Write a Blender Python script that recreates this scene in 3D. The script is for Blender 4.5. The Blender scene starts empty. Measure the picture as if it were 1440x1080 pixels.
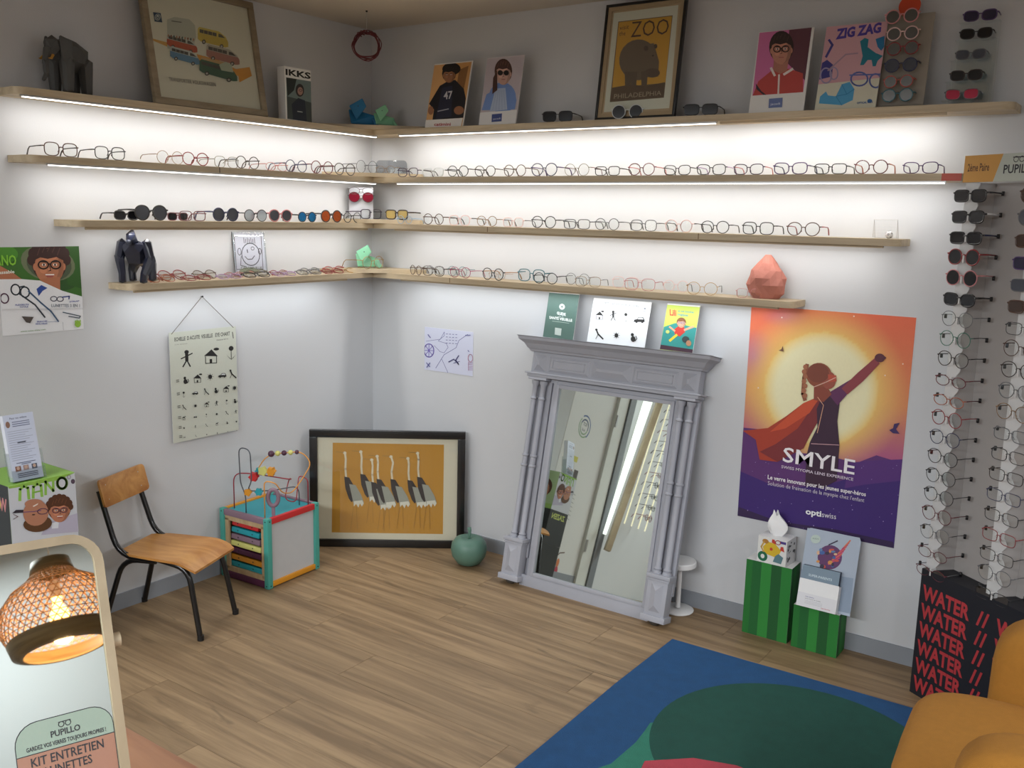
import bpy, bmesh, math, random
import numpy as np
from mathutils import Vector, Matrix
from mathutils.geometry import tessellate_polygon
random.seed(7)
PI = math.pi
sc = bpy.context.scene
COL = sc.collection

# ------------------------------------------------------------ camera, world, exposure
FPX = 1324.2
YAW, PITCH, ROLL = [math.radians(a) for a in (35.0227, 10.1062, -1.2904)]
CAM = np.array([3.3405, -3.5123, 1.6])
_F = np.array([-math.sin(YAW)*math.cos(PITCH), math.cos(YAW)*math.cos(PITCH), -math.sin(PITCH)])
_r = np.array([math.cos(YAW), math.sin(YAW), 0.0]); _d = np.cross(_F, _r)
_R = _r*math.cos(ROLL) + _d*math.sin(ROLL); _D = -_r*math.sin(ROLL) + _d*math.cos(ROLL)
cd = bpy.data.cameras.new('camera'); cam = bpy.data.objects.new('camera', cd); COL.objects.link(cam)
cd.sensor_fit = 'HORIZONTAL'; cd.sensor_width = 36.0; cd.lens = FPX/1440*36.0; cd.clip_start = 0.02; cd.clip_end = 60
cam.matrix_world = Matrix(((_R[0], -_D[0], -_F[0], CAM[0]), (_R[1], -_D[1], -_F[1], CAM[1]), (_R[2], -_D[2], -_F[2], CAM[2]), (0, 0, 0, 1)))
sc.camera = cam
sc.view_settings.view_transform = 'Standard'; sc.view_settings.look = 'None'
sc.view_settings.gamma = 1; sc.view_settings.use_curve_mapping = False
sc.view_settings.exposure = 0.0
wd = bpy.data.worlds.new('world'); sc.world = wd; wd.use_nodes = True
wd.node_tree.nodes['Background'].inputs[0].default_value = (0.5, 0.55, 0.6, 1); wd.node_tree.nodes['Background'].inputs[1].default_value = 0.3
sc.cycles.max_bounces = 8; sc.cycles.transparent_max_bounces = 24; sc.cycles.sample_clamp_indirect = 4.0

def area(name, loc, direction, sx, sy, power, color=(1, 1, 1), spread=None):
    l = bpy.data.lights.new(name, 'AREA'); l.shape = 'RECTANGLE'; l.size = sx; l.size_y = sy; l.energy = power; l.color = color
    if spread: l.spread = math.radians(spread)
    o = bpy.data.objects.new(name, l); COL.objects.link(o)
    z = -Vector(direction).normalized()
    # local x along the longer horizontal axis
    x = Vector((1, 0, 0)) if abs(direction[0]) < abs(direction[1]) else Vector((0, 1, 0))
    x = (x - z*x.dot(z)).normalized(); y = z.cross(x)
    m = Matrix((x, y, z)).transposed().to_4x4(); m.translation = Vector(loc); o.matrix_world = m
    return o
LED = (1.0, 0.975, 0.945); COOL = (0.90, 0.955, 1.0)
FILL_TINT = (0.93, 0.97, 1.0)
# strips under the two upper shelves (left wall x=0, back wall y=0)
area('led_light', (0.128, -0.96, 1.944), (-0.30, 0, -1), 1.70, 0.008, 3.0, LED)
area('led_light', (1.085, -0.128, 1.944), (0, 0.30, -1), 1.58, 0.008, 3.0, LED)
area('led_light', (2.27, -0.118, 1.944), (0, 0.30, -1), 0.74, 0.008, 1.4, LED)
area('led_light', (0.128, -0.93, 1.726), (-0.30, 0, -1), 1.62, 0.008, 2.4, LED)
area('led_light', (1.48, -0.128, 1.726), (0, 0.30, -1), 2.38, 0.008, 3.8, LED)
area('led_light', (0.128, -0.87, 1.512), (-0.30, 0, -1), 1.40, 0.008, 1.6, LED)
area('led_light', (1.38, -0.128, 1.512), (0, 0.30, -1), 2.20, 0.008, 2.6, LED)
area('led_light', (0.126, -0.87, 1.277), (-0.10, 0, -1), 1.10, 0.008, 1.6, COOL)
area('led_light', (1.22, -0.126, 1.277), (0, 0.10, -1), 1.85, 0.008, 2.7, COOL)
area('fill_light', (4.75, -3.9, 2.42), (0, 0, -1), 0.5, 0.3, 25, FILL_TINT)  # added fill without a fixture, brightens the wall the counter mirror shows
# added fill lights without fixtures, unseen behind and beside the camera
area('fill_light', (1.7, -4.62, 2.20), (0, 0.60, -0.80), 3.0, 0.3, 66, FILL_TINT, spread=112)
area('fill_light', (5.22, -1.9, 2.20), (-0.60, 0, -0.80), 2.2, 0.3, 26, FILL_TINT, spread=112)

# ------------------------------------------------------------ helpers: pixels of the photograph to points on real planes
def ray(x, y): return _F*FPX + _R*(x-720) + _D*(y-540)
def on(ax, val, x, y):
    q = ray(x, y); return CAM + q*((val-CAM[ax])/q[ax])
def plane_hit(p0, n, x, y):
    q = ray(x, y); p0 = np.array(p0, float); n = np.array(n, float); return CAM + q*(((p0-CAM)@n)/(q@n))

def lin(c):
    c = c/255.0; return c/12.92 if c <= 0.04045 else ((c+0.055)/1.055)**2.4
def rgb(c):
    if isinstance(c, str): c = tuple(int(c[i:i+2], 16) for i in (0, 2, 4))
    return tuple(lin(v) for v in c)

MATS = {}
def mat(name, color, rough=0.5, metal=0.0, noise=None, bump=None, alpha=None, emit=None, spec=0.5, coat=0.0, sheen=0.0, objrand=0.0):
    if name in MATS: return MATS[name]
    m = bpy.data.materials.new(name); m.use_nodes = True; nt = m.node_tree; b = nt.nodes['Principled BSDF']
    c = rgb(color) + (1,)
    b.inputs['Base Color'].default_value = c; b.inputs['Roughness'].default_value = rough; b.inputs['Metallic'].default_value = metal
    b.inputs['Specular IOR Level'].default_value = spec
    if coat: b.inputs['Coat Weight'].default_value = coat
    if sheen: b.inputs['Sheen Weight'].default_value = sheen
    if alpha is not None: b.inputs['Alpha'].default_value = alpha
    if emit: b.inputs['Emission Color'].default_value = rgb(emit[0])+(1,); b.inputs['Emission Strength'].default_value = emit[1]
    tc = nt.nodes.new('ShaderNodeTexCoord')
    n = nt.nodes.new('ShaderNodeTexNoise'); n.inputs['Scale'].default_value = noise[0] if noise else 30
    nt.links.new(tc.outputs['Object'], n.inputs['Vector'])
    amt = noise[1] if noise else 0.03
    mp = nt.nodes.new('ShaderNodeMapRange'); mp.inputs[3].default_value = 1-amt; mp.inputs[4].default_value = 1+amt
    nt.links.new(n.outputs[0], mp.inputs[0])
    mx = nt.nodes.new('ShaderNodeVectorMath'); mx.operation = 'SCALE'; mx.inputs[0].default_value = c[:3]
    nt.links.new(mp.outputs[0], mx.inputs['Scale']); nt.links.new(mx.outputs[0], b.inputs['Base Color'])
    if bump:
        bn = nt.nodes.new('ShaderNodeTexNoise'); bn.inputs['Scale'].default_value = bump[0]; bn.inputs['Detail'].default_value = 4
        nt.links.new(tc.outputs['Object'], bn.inputs['Vector'])
        bp = nt.nodes.new('ShaderNodeBump'); bp.inputs['Strength'].default_value = bump[1]; bp.inputs['Distance'].default_value = 0.004
        nt.links.new(bn.outputs[0], bp.inputs['Height']); nt.links.new(bp.outputs[0], b.inputs['Normal'])
    MATS[name] = m; return m

def wood(name, c1, c2, scale=(2, 30, 30), rough=0.45, objrand=0.0, knots=0.0, off=True):
    m = bpy.data.materials.new(name); m.use_nodes = True; nt = m.node_tree; N = nt.nodes; L = nt.links
    b = N['Principled BSDF']; b.inputs['Roughness'].default_value = rough
    tc = N.new('ShaderNodeTexCoord'); oi = N.new('ShaderNodeObjectInfo')
    add = N.new('ShaderNodeVectorMath'); add.operation = 'ADD'
    sv = N.new('ShaderNodeVectorMath'); sv.operation = 'SCALE'; sv.inputs[0].default_value = (13.7, 7.3, 3.1)
    L.new(oi.outputs['Random'], sv.inputs['Scale']); L.new(tc.outputs['Object'], add.inputs[0]); L.new(sv.outputs[0], add.inputs[1])
    mp = N.new('ShaderNodeMapping'); mp.inputs['Scale'].default_value = scale; L.new(add.outputs[0], mp.inputs[0])
    n1 = N.new('ShaderNodeTexNoise'); n1.inputs['Scale'].default_value = 1.0; n1.inputs['Detail'].default_value = 6; n1.inputs['Roughness'].default_value = 0.62; n1.inputs['Distortion'].default_value = 0.6
    L.new(mp.outputs[0], n1.inputs['Vector'])
    cr = N.new('ShaderNodeValToRGB'); cr.color_ramp.elements[0].position = 0.36; cr.color_ramp.elements[1].position = 0.64
    cr.color_ramp.elements[0].color = rgb(c1)+(1,); cr.color_ramp.elements[1].color = rgb(c2)+(1,)
    L.new(n1.outputs[0], cr.inputs[0])
    n2 = N.new('ShaderNodeTexNoise'); n2.inputs['Scale'].default_value = 2.2; n2.inputs['Detail'].default_value = 3; L.new(add.outputs[0], n2.inputs['Vector'])
    mr = N.new('ShaderNodeMapRange'); mr.inputs[3].default_value = 0.86; mr.inputs[4].default_value = 1.14; L.new(n2.outputs[0], mr.inputs[0])
    m2 = N.new('ShaderNodeMapRange'); m2.inputs[3].default_value = 1-objrand; m2.inputs[4].default_value = 1+objrand; L.new(oi.outputs['Random'], m2.inputs[0])
    mu = N.new('ShaderNodeMath'); mu.operation = 'MULTIPLY'; L.new(mr.outputs[0], mu.inputs[0]); L.new(m2.outputs[0], mu.inputs[1])
    last = mu.outputs[0]
    if knots:
        mk = N.new('ShaderNodeMapping'); mk.inputs['Scale'].default_value = (2.2, 11, 1); L.new(add.outputs[0], mk.inputs[0])
        vo = N.new('ShaderNodeTexNoise'); vo.inputs['Scale'].default_value = 1.0; vo.inputs['Detail'].default_value = 5; vo.inputs['Distortion'].default_value = 1.8; L.new(mk.outputs[0], vo.inputs['Vector'])
        kr = N.new('ShaderNodeMapRange'); kr.inputs[1].default_value = 0.63; kr.inputs[2].default_value = 0.75; kr.inputs[3].default_value = 1; kr.inputs[4].default_value = 1-knots
        L.new(vo.outputs[0], kr.inputs[0])
        mk2 = N.new('ShaderNodeMath'); mk2.operation = 'MULTIPLY'; L.new(last, mk2.inputs[0]); L.new(kr.outputs[0], mk2.inputs[1]); last = mk2.outputs[0]
    vs = N.new('ShaderNodeVectorMath'); vs.operation = 'SCALE'; L.new(cr.outputs[0], vs.inputs[0]); L.new(last, vs.inputs['Scale'])
    L.new(vs.outputs[0], b.inputs['Base Color'])
    bp = N.new('ShaderNodeBump'); bp.inputs['Strength'].default_value = 0.15; bp.inputs['Distance'].default_value = 0.002
    L.new(n1.outputs[0], bp.inputs['Height']); L.new(bp.outputs[0], b.inputs['Normal'])
    MATS[name] = m; return m

def printmat(name='printed_paper', rough=0.55, coat=0.0):
    if name in MATS: return MATS[name]
    m = bpy.data.materials.new(name); m.use_nodes = True; nt = m.node_tree; b = nt.nodes['Principled BSDF']
    a = nt.nodes.new('ShaderNodeVertexColor'); a.layer_name = 'Col'
    n = nt.nodes.new('ShaderNodeTexNoise'); n.inputs['Scale'].default_value = 60
    mp = nt.nodes.new('ShaderNodeMapRange'); mp.inputs[3].default_value = .97; mp.inputs[4].default_value = 1.03
    s = nt.nodes.new('ShaderNodeVectorMath'); s.operation = 'SCALE'
    nt.links.new(n.outputs[0], mp.inputs[0]); nt.links.new(mp.outputs[0], s.inputs['Scale'])
    nt.links.new(a.outputs['Color'], s.inputs[0]); nt.links.new(s.outputs[0], b.inputs['Base Color'])
    b.inputs['Roughness'].default_value = rough
    if coat: b.inputs['Coat Weight'].default_value = coat
    MATS[name] = m; return m

def clear(name, tint=(255, 255, 255), gloss=0.06, through=None):
    if name in MATS: return MATS[name]
    m = bpy.data.materials.new(name); m.use_nodes = True; nt = m.node_tree; nt.nodes.clear()
    o = nt.nodes.new('ShaderNodeOutputMaterial'); t = nt.nodes.new('ShaderNodeBsdfTransparent'); g = nt.nodes.new('ShaderNodeBsdfGlossy')
    t.inputs[0].default_value = rgb(tint)+(1,); g.inputs['Roughness'].default_value = 0.03; g.inputs[0].default_value = (1, 1, 1, 1)
    fr = nt.nodes.new('ShaderNodeLayerWeight'); fr.inputs[0].default_value = 0.25
    mr = nt.nodes.new('ShaderNodeMapRange'); mr.inputs[3].default_value = gloss; mr.inputs[4].default_value = 0.35
    mx = nt.nodes.new('ShaderNodeMixShader'); nt.links.new(fr.outputs['Fresnel'], mr.inputs[0]); nt.links.new(mr.outputs[0], mx.inputs[0])
    nt.links.new(t.outputs[0], mx.inputs[1]); nt.links.new(g.outputs[0], mx.inputs[2]); nt.links.new(mx.outputs[0], o.inputs[0])
    MATS[name] = m; return m

# ------------------------------------------------------------ mesh helpers
def finish(bm, name, m, parent=None, loc=None, smooth=False, kind=None, rot=None):
    me = bpy.data.meshes.new(name); bm.to_mesh(me); bm.free()
    if smooth is True:
        me.shade_smooth()
    elif smooth:
        me.shade_smooth()
        me.set_sharp_from_angle(angle=math.radians(smooth))
    me.materials.append(m)
    o = bpy.data.objects.new(name, me); COL.objects.link(o)
    if parent: o.parent = parent
    if loc is not None: o.location = loc
    if rot is not None: o.rotation_euler = rot
    if kind: o['kind'] = kind
    return o
def inst(o, name=None, parent=None, loc=None, rot=None, m=None, scale=None):
    c = o.copy(); COL.objects.link(c)
    if name: c.name = name
    c.parent = parent
    if loc is not None: c.location = loc
    if rot is not None: c.rotation_euler = rot
    if scale is not None: c.scale = scale
    if m: c.material_slots[0].link = 'OBJECT'; c.material_slots[0].material = m
    return c
def empty(name, label, cat, loc=(0, 0, 0), rotz=0, group=None, rot=None):
    o = bpy.data.objects.new(name, None); COL.objects.link(o); o.empty_display_size = 0.02
    o.location = loc; o.rotation_euler = rot if rot is not None else (0, 0, rotz)
    o['label'] = label; o['category'] = cat
    if group: o['group'] = group
    return o
def tag(o, label, cat, group=None):
    o['label'] = label; o['category'] = cat
    if group: o['group'] = group
    return o
def addbox(bm, c, s, rz=0, bev=0):
    r = bmesh.ops.create_cube(bm, size=1.0); vs = r['verts']
    M = Matrix.Translation(c) @ Matrix.Rotation(rz, 4, 'Z') @ Matrix.Diagonal((*s, 1)); bmesh.ops.transform(bm, matrix=M, verts=vs)
    if bev:
        es = list({e for v in vs for e in v.link_edges}); bmesh.ops.bevel(bm, geom=es, offset=bev, segments=2, affect='EDGES', profile=0.6)
def box(name, c, s, m, parent=None, rz=0, bev=0, kind=None, smooth=False):
    bm = bmesh.new(); addbox(bm, (0, 0, 0), s, 0, bev); return finish(bm, name, m, parent, c, smooth or (35 if bev else False), kind, rot=(0, 0, rz) if rz else None)
def tube(bm, pts, r, seg=8, closed=False, radii=None):
    pts = [Vector(p) for p in pts]; n = len(pts); rings = []
    up = None
    for i, p in enumerate(pts):
        a = pts[(i-1) % n] if (closed or i > 0) else p; b = pts[(i+1) % n] if (closed or i < n-1) else p
        t = (b-a).normalized()
        if up is None:
            up = Vector((0, 0, 1)) if abs(t.z) < 0.9 else Vector((1, 0, 0))
        x = (up - t*up.dot(t)); x = x.normalized() if x.length > 1e-6 else t.orthogonal().normalized()
        up = x; y = t.cross(x); rr = radii[i] if radii else r
        rings.append([bm.verts.new(p + (x*math.cos(2*PI*k/seg) + y*math.sin(2*PI*k/seg))*rr) for k in range(seg)])
    for i in range(n if closed else n-1):
        A = rings[i]; B = rings[(i+1) % n]
        sh = 0
        if closed and i == n-1:
            sh = min(range(seg), key=lambda q: sum((A[k].co-B[(k+q) % seg].co).length for k in range(seg)))
        for k in range(seg):
            bm.faces.new((A[k], A[(k+1) % seg], B[(k+1+sh) % seg], B[(k+sh) % seg]))
    if not closed:
        bm.faces.new(rings[0][::-1]); bm.faces.new(rings[-1])
def lathe(bm, prof, seg=24, c=(0, 0, 0)):
    rings = []
    for r, z in prof:
        if r < 1e-5: rings.append([bm.verts.new((c[0], c[1], c[2]+z))])
        else: rings.append([bm.verts.new((c[0]+r*math.cos(2*PI*k/seg), c[1]+r*math.sin(2*PI*k/seg), c[2]+z)) for k in range(seg)])
    for A, B in zip(rings, rings[1:]):
        for k in range(seg):
            q = []
            for v in (A[k % len(A)], A[(k+1) % len(A)], B[(k+1) % len(B)], B[k % len(B)]):
                if v not in q: q.append(v)
            if len(q) > 2: bm.faces.new(q)
def prism(bm, poly, z0, z1, axis='z'):
    """extrude a 2D outline; axis z: (x,y)->z, axis y: (x,z)->y"""
    f = (lambda p, h: (p[0], p[1], h)) if axis == 'z' else (lambda p, h: (p[0], h, p[1]))
    a = [bm.verts.new(f(p, z0)) for p in poly]; b = [bm.verts.new(f(p, z1)) for p in poly]
    n = len(poly)
    for i in range(n): bm.faces.new((a[i], a[(i+1) % n], b[(i+1) % n], b[i]))
    bm.faces.new(a[::-1]); bm.faces.new(b)
    bmesh.ops.recalc_face_normals(bm, faces=bm.faces[:])
def hull(bm, balls, sub=1):
    """faceted convex skin around a few balls: (centre, radius or (rx,ry,rz))"""
    vs = []
    for c, r in balls:
        r3 = (r, r, r) if not isinstance(r, tuple) else r
        q = bmesh.ops.create_icosphere(bm, subdivisions=sub, radius=1.0, matrix=Matrix.Translation(c) @ Matrix.Diagonal((*r3, 1)))
        vs += q['verts']
    fs = list({f for v in vs for f in v.link_faces}); bmesh.ops.delete(bm, geom=fs, context='FACES_ONLY')
    es = list({e for v in vs for e in v.link_edges}); 
    for e in es: bm.edges.remove(e)
    h = bmesh.ops.convex_hull(bm, input=vs, use_existing_faces=False)
    dead = [g for g in h['geom_interior'] + h['geom_unused'] if isinstance(g, bmesh.types.BMVert)]
    bmesh.ops.delete(bm, geom=list(set(dead)), context='VERTS')
def superell(bm, c, s, e=0.35, nu=36, nv=20):
    """pillow-like rounded block"""
    def sp(v, p): return math.copysign(abs(v)**p, v)
    g = []
    for j in range(nv+1):
        ph = -PI/2 + PI*j/nv
        if j in (0, nv): g.append([bm.verts.new((c[0], c[1], c[2]+s[2]*sp(math.sin(ph), e)))]); continue
        g.append([bm.verts.new((c[0]+s[0]*sp(math.cos(ph), e)*sp(math.cos(2*PI*i/nu), e), c[1]+s[1]*sp(math.cos(ph), e)*sp(math.sin(2*PI*i/nu), e), c[2]+s[2]*sp(math.sin(ph), e))) for i in range(nu)])
    for A, B in zip(g, g[1:]):
        for k in range(nu):
            q = []
            for v in (A[k % len(A)], A[(k+1) % len(A)], B[(k+1) % len(B)], B[k % len(B)]):
                if v not in q: q.append(v)
            bm.faces.new(q)

# ------------------------------------------------------------ flat print: coloured shapes on a sheet (local x right, z up, facing -y)
TXT = {}
def glyphs(s, bold=0.0):
    k = (s, bold)
    if k not in TXT:
        cu = bpy.data.curves.new('lettering', 'FONT'); cu.body = s; cu.size = 1.0; cu.resolution_u = 2; cu.offset = bold
        o = bpy.data.objects.new('lettering', cu); COL.objects.link(o)
        dg = bpy.context.evaluated_depsgraph_get(); me = o.evaluated_get(dg).to_mesh()
        vs = [(v.co.x, v.co.y) for v in me.vertices]; fs = [tuple(p.vertices) for p in me.polygons]
        o.evaluated_get(dg).to_mesh_clear(); bpy.data.objects.remove(o); bpy.data.curves.remove(cu)
        TXT[k] = (vs, fs)
    return TXT[k]
def homog(src, dst):
    A = []; b = []
    for (x, y), (u, v) in zip(src, dst):
        A.append([x, y, 1, 0, 0, 0, -u*x, -u*y]); b.append(u); A.append([0, 0, 0, x, y, 1, -v*x, -v*y]); b.append(v)
    h = np.linalg.solve(np.array(A, float), np.array(b, float)); return np.append(h, 1).reshape(3, 3)
class Sheet:
    def __init__(s, w, h, quad=None, zoom=None, base='f0f0ee', lay=0.00012):
        s.w, s.h = w, h; s.V = []; s.Fc = []; s.C = []; s.k = 1; s.lay = lay; s.zoom = zoom
        s.H = homog(quad, [(0, h), (w, h), (w, 0), (0, 0)]) if quad else None
        if base: s.rect(0, 0, w, h, base, raw=True)
    def Z(s, x0, y0, sc_): s.zoom = (x0, y0, sc_); return s
    def m(s, p):
        x, y = p
        if s.zoom: x = s.zoom[0] + x/s.zoom[2]; y = s.zoom[1] + y/s.zoom[2]
        if s.H is not None:
            q = s.H @ np.array([x, y, 1.0]); x, y = q[0]/q[2], q[1]/q[2]
        return (min(max(x, 0), s.w), min(max(y, 0), s.h))
    def _add(s, pts, tris, col, raw=False):
        b = len(s.V); q = pts if raw else [s.m(p) for p in pts]
        s.V += [(x, -s.k*s.lay, y) for x, y in q]; c = rgb(col)
        for t in tris: s.Fc.append(tuple(b+i for i in t)); s.C.append(c)
    def up(s): s.k += 1
    def poly(s, pts, col, raw=False):
        q = pts if raw else [s.m(p) for p in pts]
        tr = tessellate_polygon([[Vector((x, y, 0)) for x, y in q]])
        s._add(q, tr, col, raw=True); s.up()
    def rect(s, x0, y0, x1, y1, col, raw=False): s.poly([(x0, y0), (x1, y0), (x1, y1), (x0, y1)], col, raw)
    def ell(s, cx, cy, rx, ry, col, rot=0, n=22, raw=False, a0=0, a1=360):
        c, q = math.cos(rot), math.sin(rot); pts = []
        for i in range(n+1 if a1-a0 < 360 else n):
            t = math.radians(a0+(a1-a0)*i/n); x, y = rx*math.cos(t), ry*math.sin(t); pts.append((cx+x*c-y*q, cy+x*q+y*c))
        s.poly(pts, col, raw)
    def line(s, pts, wd_, col, raw=False, closed=False):
        if closed: pts = list(pts)+[pts[0]]
        for (x0, y0), (x1, y1) in zip(pts, pts[1:]):
            dx, dy = x1-x0, y1-y0; l = math.hypot(dx, dy) or 1; nx, ny = -dy/l*wd_/2, dx/l*wd_/2; ex, ey = dx/l*wd_*.3, dy/l*wd_*.3
            P = [(x0-ex+nx, y0-ey+ny), (x1+ex+nx, y1+ey+ny), (x1+ex-nx, y1+ey-ny), (x0-ex-nx, y0-ey-ny)]
            s._add(P, [(0, 1, 2), (0, 2, 3)], col, raw)
        s.up()
    def ring(s, cx, cy, rx, ry, wd_, col, raw=False, n=20):
        s.line([(cx+rx*math.cos(2*PI*i/n), cy+ry*math.sin(2*PI*i/n)) for i in range(n)], wd_, col, raw, closed=True)
    def text(s, t, p0, p1, h, col, up=None, bold=0.0, raw=False):
        vs, fs = glyphs(t, bold)
        if not vs: return
        xs = [v[0] for v in vs]; x0, x1 = min(xs), max(xs); ys = [v[1] for v in vs if True]; H = 0.73
        ex = ((p1[0]-p0[0])/(x1-x0), (p1[1]-p0[1])/(x1-x0))
        if up is None: up = (0, h) if (raw or s.H is None) else (0, -h)
        pts = [(p0[0]+(x-x0)*ex[0]+y/H*up[0], p0[1]+(x-x0)*ex[1]+y/H*up[1]) for x, y in vs]
        s._add(pts, [tuple(f) for f in fs], col, raw); s.up()
    def grid(s, nx, ny, fn):
        """smooth colour field over the whole sheet; fn(x,y in photo/zoom frame or sheet uv) -> sRGB"""
        s.gridspec = (nx, ny, fn, s.k); s.up()
    def build(s, name, parent=None, loc=None, rot=None, m=None, holder=True):
        V = list(s.V); Fc = list(s.Fc); C = [[c]*len(f) for f, c in zip(s.Fc, s.C)]
        if hasattr(s, 'gridspec'):
            nx, ny, fn, k = s.gridspec; b = len(V); cols = []
            for j in range(ny+1):
                for i in range(nx+1):
                    V.append((s.w*i/nx, -k*s.lay, s.h*j/ny)); cols.append(rgb(fn(i/nx, j/ny)))
            for j in range(ny):
                for i in range(nx):
                    q = (j*(nx+1)+i, j*(nx+1)+i+1, (j+1)*(nx+1)+i+1, (j+1)*(nx+1)+i)
                    Fc.append(tuple(b+v for v in q)); C.append([cols[v] for v in q])
        me = bpy.data.meshes.new(name); me.from_pydata(V, [], Fc)
        a = me.color_attributes.new('Col', 'FLOAT_COLOR', 'CORNER'); buf = []
        for f in C:
            for c in f: buf += [c[0], c[1], c[2], 1.0]
        a.data.foreach_set('color', buf)
        me.materials.append(m or printmat())
        o = bpy.data.objects.new(name, me); COL.objects.link(o)
        if parent: o.parent = parent
        if loc is not None: o.location = loc
        if rot is not None: o.rotation_euler = rot
        return o
    def depth(s): return s.k*s.lay
# ------------------------------------------------------------ materials of the room
M_wall = mat('wall_paint', (203, 205, 208), 0.85, noise=(3, .012), bump=(260, .12))
M_ceil = mat('ceiling_paint', (200, 192, 180), 0.9, noise=(2, .01))
M_base = mat('baseboard_grey', (140, 145, 152), 0.5, noise=(8, .03))
M_shelf = wood('shelf_spruce', (180, 162, 134), (202, 186, 158), (3, 3, 3), 0.5)
M_shelfx = wood('shelf_spruce_long', (178, 160, 132), (202, 186, 156), (2.0, 26, 26), 0.5)
M_plank = wood('floor_plank', (114, 92, 66), (152, 127, 95), (1.3, 22, 22), 0.5, objrand=0.035, knots=0.38)
M_alu = mat('aluminium', (190, 190, 190), 0.35, 0.9)
M_led = mat('led_diffuser', (255, 255, 255), 0.5, emit=((255, 250, 242), 3.5))
M_black = mat('black_plastic', (22, 22, 24), 0.35)
M_white = mat('white_plastic', (232, 232, 232), 0.4)
M_acryl = clear('clear_acrylic', (246, 248, 248), 0.05)
M_glass = clear('clear_lens', (253, 254, 254), 0.015)

# ------------------------------------------------------------ setting
XR, YB, ZC = 5.4, -4.8, 2.471
def struct(name, c, s, m, label=None, parent=None):
    o = box(name, c, s, m, parent)
    if not parent: o['kind'] = 'structure'
    if label: o['label'] = label
    return o
bm = bmesh.new(); addbox(bm, (XR/2, YB/2, -0.031), (XR, -YB, 0.038)); fl = finish(bm, 'floor', mat('subfloor', (92, 74, 54), 0.8)); fl['kind'] = 'structure'; fl['label'] = 'light oak plank floor'
PW, PL = 0.19, 1.26
pm = None
row = 0; y = 0.0
while y > YB + 0.01:
    w = min(PW, y-YB); x = -random.uniform(0.1, PL)
    while x < XR:
        x0, x1 = max(x, 0), min(x+PL, XR)
        if x1-x0 > 0.05:
            full = abs((x1-x0)-PL) < 1e-6 and abs(w-PW) < 1e-6
            if full and pm: o = inst(pm, 'plank', fl, (x0+PL/2, y-w/2, -0.006))
            else:
                o = box('plank', (x0+(x1-x0)/2, y-w/2, -0.006), (x1-x0-0.0012, w-0.0012, 0.012), M_plank, fl)
                if full: pm = o
        x += PL
    y -= PW; row += 1
struct('wall_left', (-0.05, YB/2, ZC/2), (0.1, -YB, ZC), M_wall, 'white wall carrying the shorter shelves')
struct('wall_right', (XR/2, 0.05, ZC/2), (XR, 0.1, ZC), M_wall, 'white wall carrying the longer shelves')
struct('wall_back', (XR/2, YB-0.05, ZC/2), (XR, 0.1, ZC), M_wall, 'white wall behind the viewer')
struct('wall_front', (XR+0.05, YB/2, ZC/2), (0.1, -YB, ZC), M_wall, 'white wall beyond the counter side')
struct('ceiling', (XR/2, YB/2, ZC+0.05), (XR, -YB, 0.1), M_ceil, 'beige painted ceiling')
struct('baseboard_left', (0.004, -1.52, 0.033), (0.008, 3.02, 0.066), M_base, 'grey skirting along the left wall')
struct('baseboard_right', (XR/2+.004, -0.004, 0.033), (XR-.008, 0.008, 0.066), M_base, 'grey skirting along the right wall')

# ------------------------------------------------------------ wall shelves
SD = 0.145; TH = 0.024
ZS = {1: 1.962, 2: 1.744, 3: 1.528, 4: 1.2927}       # undersides
ZT = {k: v+TH for k, v in ZS.items()}
def arc(cx, cy, r, a0, a1, n=8): return [(cx+r*math.cos(math.radians(a0+(a1-a0)*i/n)), cy+r*math.sin(math.radians(a0+(a1-a0)*i/n))) for i in range(n+1)]
def led(parent, kind, a, b, hidden=False):
    """kind L: along y on the left wall; R: along x on the back wall; local to the shelf root at its underside"""
    L_ = abs(b-a); c = (a+b)/2; d = 0.136 if not hidden else 0.118
    if kind == 'L' and hidden:
        h = box('led_profile', (d, c, -0.005), (0.010, L_, 0.010), M_shelfy, parent); box('led_diffuser', (-.0065, 0, .001), (0.003, L_-.01, 0.006), M_led, h)
    elif kind == 'L':
        h = box('led_profile', (d-0.003, c, -0.003), (0.014, L_, 0.006), M_alu, parent)
        box('led_diffuser', (0.0005, 0, -0.0045), (0.010, L_-.01, 0.003), M_led, h)
    else:
        h = box('led_profile', (c, -d+0.003, -0.004 if hidden else -0.003), (L_, 0.014, 0.008 if hidden else .006), M_shelfx if hidden else M_alu, parent)
        if hidden: box('led_diffuser', (0, 0.008, 0), (L_-.01, 0.003, 0.005), M_led, h)
        else: box('led_diffuser', (0, -0.0005, -0.0045), (L_-.01, 0.010, 0.003), M_led, h)
def shelf(k, side, end, label, seams=()):
    r = empty('wall_shelf', label, 'shelf', (0, 0, ZS[k])); bm = bmesh.new(); R = 0.035; s = SD; g = 0.0007
    if side == 'L': pts = [(0.001, -0.001-g), (s, -s-g), (s, end+R)] + arc(s-R, end+R, R, 0, -90)[1:] + [(0.001, end)]
    else: pts = [(0.001+g, -0.001), (end, -0.001)] + [(end, -s+R)] + arc(end-R, -s+R, R, 0, -90)[1:] + [(s+g, -s)]
    prism(bm, pts, 0, TH); finish(bm, 'board', M_shelfx if side == 'R' else M_shelfy, r, smooth=30)
    for q in seams:
        if side == 'L': box('joint', (s+.0002, q, TH/2), (0.001, 0.003, TH*.9), M_black, r)
        else: box('joint', (q, -s-.0002, TH/2), (0.003, 0.001, TH*.9), M_knot, r)
    return r
M_shelfy = wood('shelf_spruce_across', (178, 160, 132), (202, 186, 156), (26, 2.0, 26), 0.5)
M_knot = mat('knot_brown', (120, 92, 62), .6)
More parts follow.
